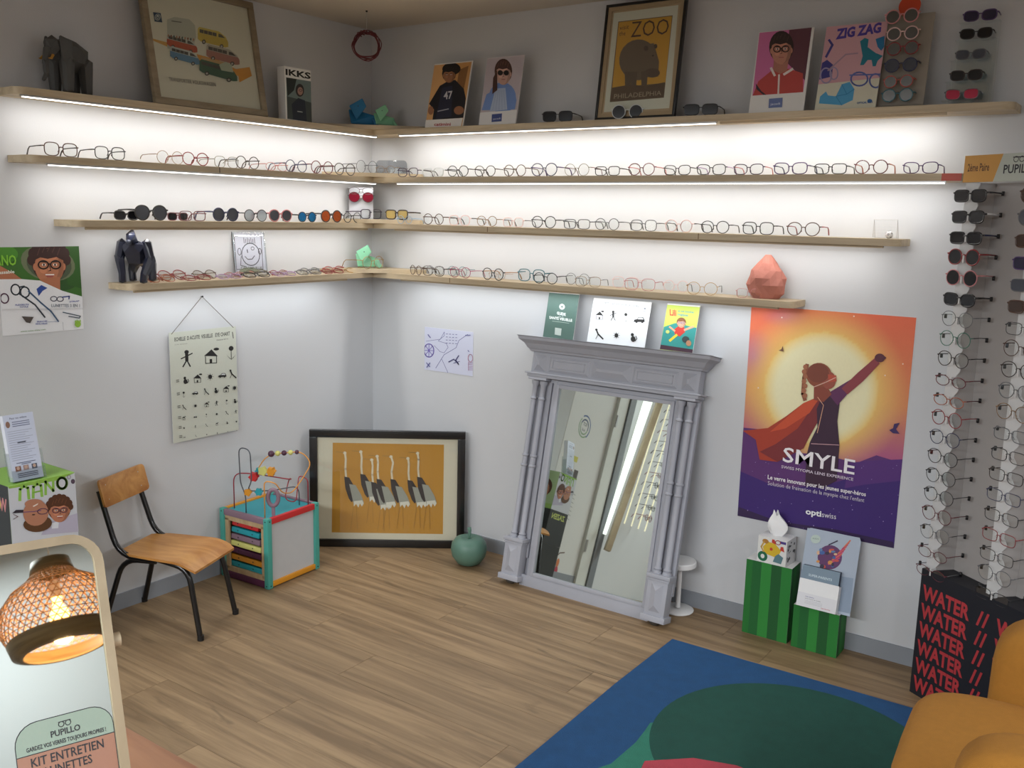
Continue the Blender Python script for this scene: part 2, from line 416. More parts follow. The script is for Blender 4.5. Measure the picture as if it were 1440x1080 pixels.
s1l = shelf(1, 'L', -1.83, 'lit top spruce shelf on the left wall, under the elephant')
s1r = shelf(1, 'R', 2.86, 'lit top spruce shelf on the right wall, under the animal poster')
s2l = shelf(2, 'L', -1.80, 'second spruce shelf from the top on the left wall', [-1.03])
s2r = shelf(2, 'R', 2.735, 'second spruce shelf from the top on the right wall')
s3l = shelf(3, 'L', -1.65, 'third spruce shelf on the left wall, above the gorilla')
s3r = shelf(3, 'R', 2.56, 'third spruce shelf on the right wall, ending at the tiny goal', [.83, 1.83])
s4l = shelf(4, 'L', -1.45, 'lowest spruce shelf on the left wall, under the gorilla')
s4r = shelf(4, 'R', 2.21, 'lowest spruce shelf on the right wall, under the coral vase', [.62])
led(s1l, 'L', -1.81, -0.108); led(s1r, 'R', 0.30, 1.873); led(s1r, 'R', 1.88, 2.66, hidden=True)
led(s3l, 'L', -1.60, -.16, hidden=True); led(s3r, 'R', .26, 2.50, hidden=True); led(s4l, 'L', -1.42, -.30, hidden=True); led(s4r, 'R', .30, 2.15, hidden=True)
led(s2l, 'L', -1.735, -0.115); led(s2r, 'R', 0.287, 2.683)
box('painted_red_reflection', (2.70, -SD-.0006, TH/2), (.06, .001, TH*.98), mat('painted_red_reflection', (196, 92, 78), .5), s2r)  # red reflection on the shelf edge, put in as a coloured band
def corner_board(k, a, d, label):
    """quarter board with a hollow curved front, lying in the corner on the shelf"""
    bm = bmesh.new(); n = 14; pts = [(0.002, -0.002), (a, -0.002)]
    for i in range(n+1):
        t = i/n; x = (1-t)**2*a + 2*t*(1-t)*d + t*t*0.002; yy = -((1-t)**2*0.05 + 2*t*(1-t)*d + t*t*a) if False else -((1-t)**2*0.03 + 2*t*(1-t)*d + t*t*a)
        pts.append((x, yy))
    prism(bm, pts, 0, 0.018); o = finish(bm, 'corner_board', M_shelf, loc=(0, 0, ZT[k]+.0003), smooth=30)
    return tag(o, label, 'board')
corner_board(1, 0.36, 0.19, 'curved corner board on the topmost shelf, under the blue paper figure')
corner_board(2, 0.34, 0.19, 'curved corner board on the second shelf from the top')
corner_board(3, 0.34, 0.19, 'curved corner board on the third shelf, below the red-mirrored sunglasses card')
corner_board(4, 0.36, 0.19, 'curved corner board on the lowest shelf, under the pale green paper figure')
for k, (a, b) in {2: (0.10, -0.10), 3: (.10, -.10), 4: (.10, -.10)}.items(): pass

# ------------------------------------------------------------ eyeglasses
def outline(kind, n=22):
    P = []
    for i in range(n):
        t = 2*PI*i/n; c, s = math.cos(t), math.sin(t)
        if kind == 'round': x, z = .0255*c, .0245*s
        elif kind == 'panto': x, z = .0265*c*(1-.07*(-s)), .0235*s + (.0015 if s > 0 else 0)
        elif kind == 'rect':
            e = .55; x = .0275*math.copysign(abs(c)**e, c)*(1+.06*s); z = .0190*math.copysign(abs(s)**e, s)
        elif kind == 'geo':
            e = .70; x = .0262*math.copysign(abs(c)**e, c)*(1+.04*s); z = .0225*math.copysign(abs(s)**.62, s)
        elif kind == 'cat':
            x = .0272*math.copysign(abs(c)**.75, c); z = .0200*math.copysign(abs(s)**.72, s) + .0030*max(0, c)*(1 if s > 0 else .2)
        elif kind == 'oval': x, z = .0270*c, .0175*s
        P.append((x, z))
    return P
def glasses_meshes(kind, r, short=False, wrap=False):
    key = (kind, r, short, wrap)
    if key in GM: return GM[key]
    O = outline(kind); zc = -min(z for _, z in O) + r; cx = .0335; hw = cx+max(x for x, _ in O)
    bm = bmesh.new()
    for sg in (-1, 1):
        pts = [(sg*(cx+x), 0.0009*abs(x)/.02, zc+z) for x, z in O]
        tube(bm, pts, r, 5, closed=True)
    zb = zc+.006
    tube(bm, [(-.0085, 0, zb-.002), (-.004, -.001, zb+.0015), (.004, -.001, zb+.0015), (.0085, 0, zb-.002)], r*1.05, 5)
    for sg in (-1, 1):   # end pieces and nose pads
        tube(bm, [(sg*(hw-.001), 0, zc+.009), (sg*(hw+.004), .001, zc+.010), (sg*(hw+.005), .007, zc+.010)], r*1.25, 5)
        tube(bm, [(sg*.0085, .001, zc-.002), (sg*.0075, .006, zc-.006), (sg*.009, .007, zc-.010)], max(r*.6, .0006), 4)
    fr = bpy.data.meshes.new('frame'); bm.to_mesh(fr); bm.free(); fr.shade_smooth()
    bm = bmesh.new(); lv = [bm.verts.new((x, .0003, z)) for x, z in O]; lb = [bm.verts.new((x, .0015, z)) for x, z in O]
    bm.faces.new(lv); bm.faces.new(lb[::-1])
    for i in range(len(O)): bm.faces.new((lv[i], lv[(i+1) % len(O)], lb[(i+1) % len(O)], lb[i]))
    ln = bpy.data.meshes.new('lens'); bm.to_mesh(ln); bm.free()
    bm = bmesh.new(); L_ = .070 if short else .092
    p = [(0, .006, zc+.010), (-.001, L_*.5, zc+.010), (-.002, L_, zc+.008)]
    if not short: p += [(-.003, L_+.012, zc+.000), (-.004, L_+.024, .003+r)]
    tube(bm, p, r, 5, radii=[r*1.3, r*1.1, r*1.1] + ([r*1.2, r*1.4] if not short else []))
    tp = bpy.data.meshes.new('temple'); bm.to_mesh(tp); bm.free(); tp.shade_smooth()
    for me in (fr, ln, tp): me.materials.append(None)
    GM[key] = (fr, ln, tp, hw, cx, zc); return GM[key]
GM = {}
PAL = {'black': (24, 24, 28), 'navy': (34, 40, 78), 'blue': (44, 66, 130), 'red': (134, 38, 42), 'maroon': (96, 30, 40), 'brown': (78, 52, 40), 'dark brown': (48, 36, 32),
       'bronze': (140, 116, 92), 'silver': (158, 162, 166), 'purple': (74, 46, 104), 'dark purple': (52, 34, 62), 'pink': (206, 136, 138), 'pale pink': (222, 186, 184), 'rose': (190, 120, 124), 'lilac': (168, 140, 180),
       'teal': (54, 104, 116), 'green': (30, 104, 82), 'olive': (110, 104, 84), 'grey': (96, 98, 102), 'magenta': (150, 34, 84), 'orange': (160, 84, 52), 'tan': (176, 136, 104),
       'clear': (214, 220, 222), 'light blue': (150, 180, 205), 'gold': (176, 140, 84), 'white': (222, 222, 222), 'coral': (170, 78, 70)}
LENS = {}
def frame_mat(c): return mat('frame_'+c.replace(' ', '_'), PAL[c], .3, .0 if c not in ('silver', 'bronze', 'gold') else .6, coat=.3)
def lens_mat(l):
    if l == 'clear': return M_glass
    if l == 'smoke': return mat('lens_smoke', (20, 20, 24), .12, spec=.4)
    if l == 'grey': return mat('lens_grey', (74, 78, 88), .12, alpha=.88, spec=.4)
    if l == 'brown': return mat('lens_brown', (64, 46, 36), .12, spec=.4)
    if l == 'violet': return mat('lens_violet', (46, 42, 66), .12, spec=.4)
    if l == 'amber': return mat('lens_amber', (196, 170, 96), .06, alpha=.7)
    if l == 'red mirror': return mat('lens_red_mirror', (128, 16, 40), .15, .6)
    if l == 'blue mirror': return mat('lens_blue_mirror', (40, 120, 176), .15, .8)
    if l == 'orange mirror': return mat('lens_orange_mirror', (176, 84, 40), .15, .8)
    if l == 'pale blue': return mat('lens_pale_blue', (176, 200, 214), .06, alpha=.45)
    if l == 'silver mirror': return mat('lens_silver_mirror', (92, 92, 90), .2, .5)
def glasses(pos, rz, width, kind='panto', color='black', temple=None, lens='clear', label='', group='', r=.0017, short=False, tilt=0, folded=False, name='eyeglasses', mir=False, temples=True):
    fr, ln, tp, hw, cx, zc = glasses_meshes(kind, r, short)
    S = width/(2*(hw+.004)); root = empty(name, label, 'sunglasses' if name == 'sunglasses' else 'glasses', pos, group=group, rot=(tilt, 0, rz))
    root.scale = (S, S, S)
    def put(nm, me, mm, loc=(0, 0, 0), rot=(0, 0, 0), sc_=(1, 1, 1)):
        o = bpy.data.objects.new(nm, me); COL.objects.link(o); o.parent = root; o.location = loc; o.rotation_euler = rot; o.scale = sc_
        o.material_slots[0].link = 'OBJECT'; o.material_slots[0].material = mm; return o
    put('frame', fr, frame_mat(color))
    for sg in (-1, 1): put('lens', ln, lens_mat(lens), (sg*cx, 0, zc), (0, 0, 0), (sg, 1, 1))
    if temples:
        tm = frame_mat(temple or color)
        for sg in (-1, 1):
            if folded: put('temple', tp, tm, (sg*(hw+.004), .002 if sg > 0 else .006, 0), (0, 0, sg*math.radians(84)), (sg, 1, 1))
            else: put('temple', tp, tm, (sg*(hw+.0045), 0, 0), (0, 0, 0), (sg, 1, 1))
    return root
# ------------------------------------------------------------ rows of glasses; px = left and right end of each front in the photograph
ORD = 'first second third fourth fifth sixth seventh eighth ninth tenth eleventh twelfth thirteenth fourteenth fifteenth sixteenth seventeenth eighteenth nineteenth twentieth'.split()
SHP = {'round': 'round', 'panto': 'rounded', 'rect': 'rectangular', 'geo': 'angular', 'cat': 'upswept', 'oval': 'oval'}
def rowof(items, side, z, group, where, py, d0=.125):
    n = len(items)
    for i, it in enumerate(items):
        x0, x1, kind, col = it[:4]; o = it[4] if len(it) > 4 else {}
        d = o.get('d', d0); ym = o.get('py', py)
        if side == 'R': a, b = on(1, -d, x0, ym)[0], on(1, -d, x1, ym)[0]; pos = ((a+b)/2, -d, z + o.get('dz', .0004)); rz = 0
        else: a, b = on(0, d, x0, ym)[1], on(0, d, x1, ym)[1]; pos = (d, (a+b)/2, z + o.get('dz', .0004)); rz = PI/2
        w = min(max(b-a, .095), .150)
        # count from the nearer end so ordinals stay short
        k = i; end = 'left'
        if i > n//2: k = n-1-i; end = 'right'
        pl_ = ('%s from the %s' % (ORD[k], end)) if k else ('at the %s end' % end)
        ln = o.get('lens', 'clear'); nm = 'sunglasses' if ln not in ('clear', 'pale blue', 'amber') else 'eyeglasses'
        lw = {'smoke': ' with dark lenses', 'red mirror': ' with red lenses', 'blue mirror': ' with blue mirrored lenses', 'orange mirror': ' with orange mirrored lenses', 'amber': ' with amber lenses', 'pale blue': ' with bluish lenses', 'grey': ' with grey lenses'}.get(ln, '')
        tw = ' with %s arms' % o['t'] if o.get('t') and not lw else ''
        lab = '%s %s %s%s%s, %s, %s' % (o.get('cn', col), SHP[kind], nm if nm == 'sunglasses' else 'glasses', lw, tw, pl_, where)
        glasses(pos, rz + math.radians(o.get('rz', 0)), w, kind, col, o.get('t'), ln, lab, group, o.get('r', .0019 if ln in ('clear', 'pale blue') else .0026), tilt=math.radians(o.get('tilt', 0)), folded=o.get('f', False), name=nm)
T = .0012; B = .0026
rowof([
 (559, 588, 'cat', 'dark purple'), (593.5, 624, 'rect', 'clear', dict(t='black')), (629, 659, 'panto', 'black'), (667, 697, 'panto', 'dark brown'), (708, 740, 'round', 'brown'),
 (746.5, 784, 'panto', 'navy', dict(t='purple')), (793, 829, 'round', 'olive', dict(t='maroon', r=T)), (836, 872, 'rect', 'black'), (883, 921, 'panto', 'maroon', dict(t='rose')), (933, 971.5, 'cat', 'black'),
 (979, 1021, 'cat', 'black', dict(t='lilac')), (1031, 1074, 'cat', 'dark purple', dict(t='rose')), (1087, 1136, 'cat', 'purple', dict(t='navy')), (1144, 1191, 'rect', 'black'),
 (1200.5, 1249, 'round', 'maroon', dict(t='orange')), (1268.6, 1320, 'cat', 'purple')], 'R', ZT[2], 'glasses on the second shelf, right wall', 'second shelf, right wall', 243)
rowof([
 (62, 111, 'geo', 'brown', dict(t='black', cn='red-brown')), (133, 177, 'geo', 'black'), (220, 259, 'round', 'bronze', dict(r=T, d=.105)), (256, 294, 'panto', 'red'), (301, 336, 'geo', 'olive', dict(r=T, d=.10)), (331, 365, 'round', 'dark brown'),
 (373, 405, 'oval', 'coral', dict(r=T, d=.11)), (401, 432, 'round', 'navy'), (437, 469, 'round', 'maroon'), (470, 500, 'panto', 'dark brown', dict(cn='black'))],
 'L', ZT[2], 'glasses on the second shelf, left wall', 'second shelf, left wall', 225)
rowof([(498, 534, 'round', 'grey', dict(r=T, dz=.0187, d=.09)), ], 'L', ZT[2], 'glasses on the second shelf, left wall', 'corner board, second shelf, left', 238)
rowof([(528, 556, 'oval', 'bronze', dict(r=T, dz=.0187, d=.09))], 'R', ZT[2], 'glasses on the second shelf, right wall', 'corner board, second shelf, right', 240)
rowof([
 (160, 196, 'cat', 'black', dict(lens='smoke', r=B, d=.10)), (189, 236, 'panto', 'black', dict(lens='grey', r=B)), (238, 262, 'cat', 'maroon', dict(lens='smoke', r=B, d=.09)), (252, 290, 'rect', 'maroon'), (299, 336, 'round', 'navy', dict(lens='grey', r=B)),
 (343, 376, 'round', 'black', dict(lens='pale blue')), (378, 411, 'panto', 'rose', dict(lens='grey', cn='pink')), (419, 445, 'round', 'black', dict(lens='blue mirror')), (451, 481, 'round', 'black', dict(lens='orange mirror')), (483, 508, 'round', 'black')],
 'L', ZT[3], 'glasses on the third shelf, left wall', 'third shelf, left wall', 303)
rowof([(507, 537, 'rect', 'dark purple', dict(dz=.0187, d=.10))], 'L', ZT[3], 'glasses on the third shelf, left wall', 'corner board, third shelf, left', 303)
rowof([(542, 574, 'rect', 'dark brown', dict(lens='amber', dz=.0187, d=.09))], 'R', ZT[3], 'glasses on the third shelf, right wall', 'corner board, third shelf, right', 303)
rowof([
 (560, 578, 'panto', 'light blue', dict(d=.135)), (595, 624, 'round', 'brown'), (631, 661, 'geo', 'pale pink', dict(t='dark brown')), (670, 699, 'panto', 'bronze', dict(cn='rosy brown')), (706.7, 736, 'geo', 'pale pink', dict(cn='blush', t='grey')),
 (747, 782, 'panto', 'black'), (792, 830, 'rect', 'grey'), (836, 871, 'round', 'grey', dict(cn='grey-brown')), (886, 924, 'geo', 'grey', dict(cn='slate')), (934.6, 974, 'round', 'pale pink', dict(t='dark brown')),
 (985, 1026, 'panto', 'black'), (1043.5, 1089, 'geo', 'black'), (1106, 1154, 'panto', 'brown', dict(t='red'))], 'R', ZT[3], 'glasses on the third shelf, right wall', 'third shelf, right wall', 321)
def fo(**k): return dict(dict(f=True, tilt=-58, r=.0018), **k)
rowof([
 (210, 251, 'panto', 'orange', fo(cn='tortoiseshell')), (261, 301, 'oval', 'red', fo()), (309, 343, 'oval', 'lilac', fo()), (346, 384, 'oval', 'black', fo(t='white')), (389, 420, 'oval', 'lilac', fo(cn='pale lilac')), (421, 456, 'oval', 'grey', fo(cn='white', t='white')), (457, 487, 'oval', 'red', fo()), (491, 520, 'oval', 'gold', fo())],
 'L', ZT[4], 'folded glasses on the lowest shelf, left wall', 'front row, lowest left shelf', 392, .118)
rowof([
 (226, 266, 'panto', 'red', fo(tilt=-42)), (275, 308, 'panto', 'brown', fo(tilt=-42)), (319, 346, 'oval', 'rose', fo(tilt=-42)), (348, 380, 'oval', 'olive', fo(tilt=-42)), (382, 407, 'oval', 'red', fo(tilt=-42)), (425, 453, 'oval', 'grey', fo(tilt=-42)), (459, 488, 'oval', 'coral', fo(tilt=-42))],
 'L', ZT[4], 'folded glasses on the lowest shelf, left wall', 'back row, lowest left shelf', 386, .060)
rowof([(508, 541, 'round', 'gold', dict(r=T, dz=.0187, d=.17))], 'L', ZT[4]-.0, 'glasses on the lowest shelf, left wall', 'before green paper figure', 376)
rowof([
 (572, 597, 'round', 'brown', dict(d=.13, rz=-20)), (595, 624, 'geo', 'dark brown', dict(d=.12, r=T*1.3, rz=6)), (632, 662, 'panto', 'magenta', dict(r=.0015)), (676, 710, 'panto', 'black', dict(t='tan', rz=-8)), (751, 783, 'round', 'black', dict(rz=8)),
 (810, 844, 'geo', 'bronze', dict(r=T, t='black', rz=12)), (879, 921, 'geo', 'rose', dict(r=T, rz=10)), (967, 1009, 'round', 'gold', dict(r=T, t='black', rz=14)), (1037, 1072, 'geo', 'rose', dict(r=T, rz=20, d=.11))],
 'R', ZT[4], 'glasses on the lowest shelf, right wall', 'front row, lowest right shelf', 398, .122)
rowof([
 (599, 624, 'round', 'grey', dict(r=T)), (629, 657, 'round', 'teal', dict(r=T)), (688, 710, 'panto', 'tan', dict(r=T)), (728, 767, 'geo', 'teal'), (795, 830, 'round', 'grey', dict(r=T)), (861, 900, 'geo', 'pale pink', dict(r=T)), (933, 970, 'round', 'pale pink', dict(r=T))],
 'R', ZT[4], 'glasses on the lowest shelf, right wall', 'back row, lowest right shelf', 384, .060)
# dark sunglasses along the front of the top shelf
for (x0, x1, k, c, lab, py) in ((764, 804, 'rect', 'black', 'small black sunglasses left of the animal poster, top shelf', 165), (861, 903, 'round', 'clear', 'clear-framed round sunglasses standing before the animal poster, top shelf', 161), (962, 1009, 'rect', 'black', 'black sunglasses with wide frame, right of the animal poster', 156)):
    a, b = on(1, -.132, x0, py)[0], on(1, -.132, x1, py)[0]
    glasses(((a+b)/2, -.132, ZT[1]+.0004), math.radians(10), b-a, k, c, None, 'smoke', lab, 'sunglasses along the top shelf', .0017, name='sunglasses')
# ------------------------------------------------------------ leaning cards, posters, frames
def lean(name, label, cat, side, a, d0, tau, z0, w, h, t, sheet=None, m=None, group=None, partname='card'):
    """upright sheet material leaning back against a wall; a = left edge coordinate along the wall"""
    loc = (a, -d0, z0) if side == 'R' else (d0, a, z0)
    r = empty(name, label, cat, loc, rot=(-math.radians(tau), 0, 0 if side == 'R' else PI/2), group=group)
    bm = bmesh.new(); addbox(bm, (w/2, t/2, h/2), (w, t, h), 0, 0)
    finish(bm, partname, m or M_card, r)
    if sheet: sheet.build('print', r, (0, -.0002, 0))
    return r
M_card = mat('card_stock', (226, 226, 224), .6)
def fac(kind='kid', **k): pass
def face(S, cx, cy, rx, ry, skin, hair, gl=None, smile=True, hairdo='short', dark='3a2a26'):
    S.ell(cx, cy-ry*.25, rx*1.22, ry*1.12, hair)
    if hairdo == 'curly':
        for i in range(9):
            t = PI*(1+i/8); S.ell(cx+rx*1.15*math.cos(t), cy-ry*.35+ry*.95*math.sin(t), rx*.34, ry*.3, hair)
    S.ell(cx-rx*.98, cy+ry*.02, rx*.14, ry*.2, skin); S.ell(cx+rx*.98, cy+ry*.02, rx*.14, ry*.2, skin)
    S.ell(cx, cy, rx, ry, skin); shd = '%02x%02x%02x' % tuple(int(int(skin[i:i+2], 16)*.84) for i in (0, 2, 4)); lit = '%02x%02x%02x' % tuple(min(255, int(int(skin[i:i+2], 16)*1.10)) for i in (0, 2, 4))
    S.poly([(cx+rx*.98*math.cos(math.radians(a)), cy+ry*.98*math.sin(math.radians(a))) for a in range(-60, 100, 16)]+[(cx+rx*.40, cy+ry*.78), (cx+rx*.62, cy+ry*.3), (cx+rx*.62, cy-ry*.4)], shd); S.ell(cx-rx*.42, cy+ry*.22, rx*.24, ry*.16, lit); S.ell(cx, cy-ry*.5, rx*.5, ry*.2, lit); S.ell(cx+rx*.02, cy+ry*.16, rx*.13, ry*.13, lit)
    S.poly([(cx-rx*1.02, cy-ry*.35), (cx-rx*.7, cy-ry*.95), (cx+rx*.6, cy-ry*1.02), (cx+rx*1.03, cy-ry*.3), (cx+rx*.5, cy-ry*.52), (cx-rx*.1, cy-ry*.42), (cx-rx*.6, cy-ry*.5)], hair)
    h2 = '%02x%02x%02x' % tuple(min(255, int(int(hair[i:i+2], 16)*1.35+8)) for i in (0, 2, 4))
    for i in range(5): S.line([(cx-rx*.8+rx*.34*i, cy-ry*.62-ry*.05*i*(4-i)), (cx-rx*.62+rx*.34*i, cy-ry*1.0-ry*.04*i*(4-i))], ry*.045, h2)
    for sg in (-1, 1):
        S.ell(cx+sg*rx*.38, cy-ry*.1, rx*.13, ry*.07, 'f2ece6'); S.ell(cx+sg*rx*.38, cy-ry*.1, rx*.07, ry*.07, dark)
        S.line([(cx+sg*rx*.2, cy-ry*.25), (cx+sg*rx*.58, cy-ry*.27)], ry*.06, hair)
    S.line([(cx, cy-ry*.05), (cx+rx*.08, cy+ry*.22), (cx-rx*.08, cy+ry*.24)], ry*.04, dark)
    if smile:
        S.poly([(cx-rx*.36, cy+ry*.42), (cx+rx*.36, cy+ry*.42), (cx+rx*.18, cy+ry*.60), (cx-rx*.18, cy+ry*.60)], 'a0524a'); S.line([(cx-rx*.28, cy+ry*.45), (cx+rx*.28, cy+ry*.45)], ry*.06, 'f4efe8')
    else: S.line([(cx-rx*.22, cy+ry*.5), (cx+rx*.22, cy+ry*.5)], ry*.07, 'a0605a')
    if gl:
        if gl == 'sun':
            for sg in (-1, 1): S.ell(cx+sg*rx*.42, cy-ry*.1, rx*.36, ry*.24, '1c1818')
        else:
            for sg in (-1, 1): S.ring(cx+sg*rx*.42, cy-ry*.1, rx*.34, ry*.22, ry*.07, gl)
        S.line([(cx-rx*.1, cy-ry*.14), (cx+rx*.1, cy-ry*.14)], ry*.07, gl if gl != 'sun' else '1c1818')

# --- top shelf, left wall: framed van print
def frame_pic(name, label, side, a, d0, tau, z0, w, h, bw, t, mf, sheet, cat='picture', depth=.012, inner=None):
    loc = (a, -d0, z0) if side == 'R' else (d0, a, z0)
    r = empty(name, label, cat, loc, rot=(-math.radians(tau), 0, 0 if side == 'R' else PI/2))
    return fill_frame(r, w, h, bw, t, mf, sheet, depth, inner)
def fill_frame(r, w, h, bw, t, mf, sheet, depth=.012, inner=None, lip=True):
    bm = bmesh.new()
    for c, s in (((w/2, t/2, bw/2), (w, t, bw)), ((w/2, t/2, h-bw/2), (w, t, bw)), ((bw/2, t/2, h/2), (bw, t, h-2*bw)), ((w-bw/2, t/2, h/2), (bw, t, h-2*bw))):
        addbox(bm, c, s, 0, min(bw, t)*.12)
    finish(bm, 'frame_moulding', mf, r, smooth=35)
    box('backing', (w/2, t*.75, h/2), (w-bw, t*.3, h-bw), mat('backing_board', (120, 100, 80), .8), r)
    s = sheet.build('print', r, (bw*.0+sheet.ox, t*.75-t*.15-.0004, sheet.oz))
    if inner:
        mi, bi = inner; bm = bmesh.new(); W, H = w-2*bw, h-2*bw
        for c, q in (((w/2, t*.45, bw+bi/2), (W, t*.3, bi)), ((w/2, t*.45, h-bw-bi/2), (W, t*.3, bi)), ((bw+bi/2, t*.45, h/2), (bi, t*.3, H-2*bi)), ((w-bw-bi/2, t*.45, h/2), (bi, t*.3, H-2*bi))): addbox(bm, c, q)
        finish(bm, 'inner_moulding', mi, r)
    box('glazing', (w/2, t*.3, h/2), (w-2*bw, .0015, h-2*bw), M_pane, r)
    return r
M_pane = clear('picture_glass', (252, 252, 252), .02)
def mk(w, h, quad, ox, oz, base, zoom=None):
    S = Sheet(w, h, quad, zoom, base, .00006); S.ox, S.oz = ox, oz; return S

# van print: frame w .535 h .46 ; sheet inside, photo pixels in zoom [190,0] x6.545
W_, H_, B_ = .535, .47, .026
S = mk(W_-2*B_, H_-2*B_, [(205.6, -24), (349, 20), (368, 152), (228, 135.5)], B_, B_, 'dcdcc8')
S.zoom = (190, 0, 6.545)
S.poly([(183, 342), (330, 385), (345, 430), (190, 362)], 'd0a050')
S.poly([(196, 104), (270, 118), (285, 203), (210, 190)], '2c4c66'); S.ell(240, 152, 28, 30, 'c8ccc4'); S.ring(240, 152, 20, 22, 5, '2c4c66')
S.line([(226, 140), (234, 165), (240, 150), (247, 166), (254, 142)], 5, '2c4c66')
def van(x, y, L_, H2, body, roof, dy=.30, win='4a4a44'):
    def q(u, v): return (x+u*L_, y+u*L_*dy-v*H2)
    S.poly([q(0, .05), q(0, .8), q(.05, .98), q(.7, 1.0), q(.92, .72), q(1.0, .38), q(1.0, .05), q(.9, -.05), q(.1, -.08)], body)
    S.poly([q(0, .52), q(0, .8), q(.05, .98), q(.7, 1.0), q(.92, .72), q(.96, .55)], roof)
    S.poly([q(.06, .56), q(.06, .82), q(.62, .84), q(.62, .58)], win); S.poly([q(.68, .58), q(.68, .84), q(.78, .82), q(.90, .62)], win)
    for i in range(3): S.line([q(.2+.14*i, .56), q(.2+.14*i, .84)], H2*.03, roof)
    for u in (.2, .78):
        c = q(u, -.05); S.ell(c[0], c[1], L_*.062, H2*.17, '2c2c2a'); c = q(u, -.05); S.ell(c[0], c[1], L_*.035, H2*.09, 'b8b8ac')
S.poly([(330, 180), (400, 160), (540, 190), (590, 245), (600, 350), (560, 470), (330, 440)], 'b8beae'); S.line([(375, 195), (465, 212)], 9, '6a6e66')
van(615, 372, 270, 118, 'c8b24c', 'd2c060'); van(325, 405, 285, 105, 'b85438', 'c4ccc0'); 
for x in range(340, 590, 26): S.ell(x, 325+(x-340)*.2, 8, 12, ['8a5a48', 'b08468', '4c5a56'][x % 3])
S.poly([(600, 500), (800, 560), (950, 640), (1065, 625), (1085, 700), (980, 755), (970, 700), (640, 600)], 'd4963c')
van(690, 520, 290, 110, 'a87468', 'b4b09c'); van(352, 515, 275, 100, '5c8cac', 'c0c8c0')
S.poly([(640, 530), (860, 580), (860, 660), (640, 610)], 'c0a070'); van(625, 650, 335, 110, '3c6450', '3c6450'); S.poly([(800, 600), (860, 575), (910, 605), (925, 670), (820, 650)], 'b0bca4')
S.text('TRANSPORTER VOLKSWAGEN', (340, 738), (772, 792), 34, '3c3830', up=(-5, -36))
frame_pic('framed_print', 'wood-framed print of colourful vans leaning on the top shelf, left wall', 'L', -1.299, .134, 9.9, ZT[1]+.003, W_, H_, B_, .022, wood('frame_greyed_oak', (128, 114, 92), (150, 136, 112), (6, 30, 30)), S)
# --- magazine-like display block
S = Sheet(.150, .218, [(400, 89), (438, 96), (438, 166), (400, 163)], None, 'e8e8e4', .00006); S.zoom = (380, 0, 3.6)
S.text('IKKS', (78, 362), (208, 384), 28, '141414', up=(0, -30), bold=.035)
S.poly([(80, 376), (208, 396), (208, 598), (80, 584)], '6c7c78'); S.poly([(80, 376), (135, 384), (120, 440), (85, 470)], '1c2420'); S.poly([(80, 470), (208, 500), (208, 598), (80, 584)], '3c4440')
S.ell(150, 440, 22, 32, '2c2422'); S.ell(152, 444, 14, 20, 'a88070'); S.poly([(105, 510), (140, 478), (175, 490), (182, 592), (110, 586)], '1c2430'); S.ring(154, 440, 8, 5, 2, '1c1c1c'); S.line([(135, 545), (160, 548)], 4, 'b0b4b0')
lean('display_block', 'white block with black-and-white lettering and portrait of person outdoors, beside framed vans', 'display', 'L', -.668, .132, 1, ZT[1]+.0015, .150, .220, .045, S)
# --- cards on the top shelf, right wall
S = Sheet(.214, .288, [(611, 90), (665, 86), (651, 178), (598, 178)], (380, 0, 3.6), 'd8a870', .00006)
S.poly([(930, 315), (1025, 312), (985, 600), (900, 600)], 'c89458'); S.poly([(960, 350), (1010, 330), (985, 450), (940, 470)], '8a6038')
S.poly([(805, 520), (860, 430), (905, 405), (940, 402), (985, 450), (995, 500), (985, 598), (822, 604), (830, 550)], '1c1a20'); S.poly([(872, 440), (925, 430), (920, 590), (838, 600)], '26283c')
S.text('47', (880, 500), (925, 496), 40, 'c8c8cc', bold=.02); S.line([(850, 560), (905, 550)], 5, 'a8a8b0')
S.ell(920, 345, 48, 32, '1c1616'); face(S, 908, 378, 30, 38, '9a6a4c', '1c1616', smile=False); S.ell(960, 560, 26, 22, '9a6a4c'); S.ell(815, 555, 14, 22, '9a6a4c')
S.poly([(775, 603), (980, 600), (970, 650), (770, 650)], 'e4e2de'); S.text('catimini', (832, 634), (918, 636), 16, 'a03038', bold=.03)
lean('display_card', 'card of a dark-haired child in black jacket on orange ground', 'card', 'R', .460, .136, 12.6, ZT[1]+.0006, .219, .293, .004, S)
S = Sheet(.197, .292, [(686, 85), (737, 79), (726, 177), (673, 177)], (380, 0, 3.6), 'c4bcc0', .00006)
S.poly([(1095, 310), (1285, 290), (1250, 560), (1068, 570)], 'b8aeb4'); S.ell(1175, 500, 70, 80, '6f8cc4'); S.poly([(1070, 560), (1095, 480), (1150, 450), (1230, 460), (1248, 510), (1240, 560)], '6f8cc4'); S.poly([(1110, 568), (1140, 452), (1190, 448), (1200, 560)], 'aab8d0')
for i in range(5): S.line([(1125+i*16, 560), (1145+i*9, 460)], 3, '98a8c4')
face(S, 1180, 380, 36, 54, 'c49c8c', '4a3028', gl='sun', smile=False); S.poly([(1130, 400), (1150, 360), (1150, 460), (1125, 480)], '4a3028')
S.poly([(1060, 572), (1252, 564), (1245, 640), (1055, 640)], 'dcdcdc'); S.poly([(1122, 583), (1174, 580), (1172, 622), (1120, 624)], '3c4c84'); S.text('jacadi', (1128, 612), (1166, 610), 9, 'd0d4e0')
lean('display_card', 'card of a child in blue coat wearing round dark sunglasses, grey ground', 'card', 'R', .767, .136, 10.5, ZT[1]+.0006, .197, .292, .004, S)
S = Sheet(.201, .292, [(1068, 49), (1144, 44), (1130, 160), (1052, 162)], (1040, 0, 3.6), 'dcdcda', .00006)
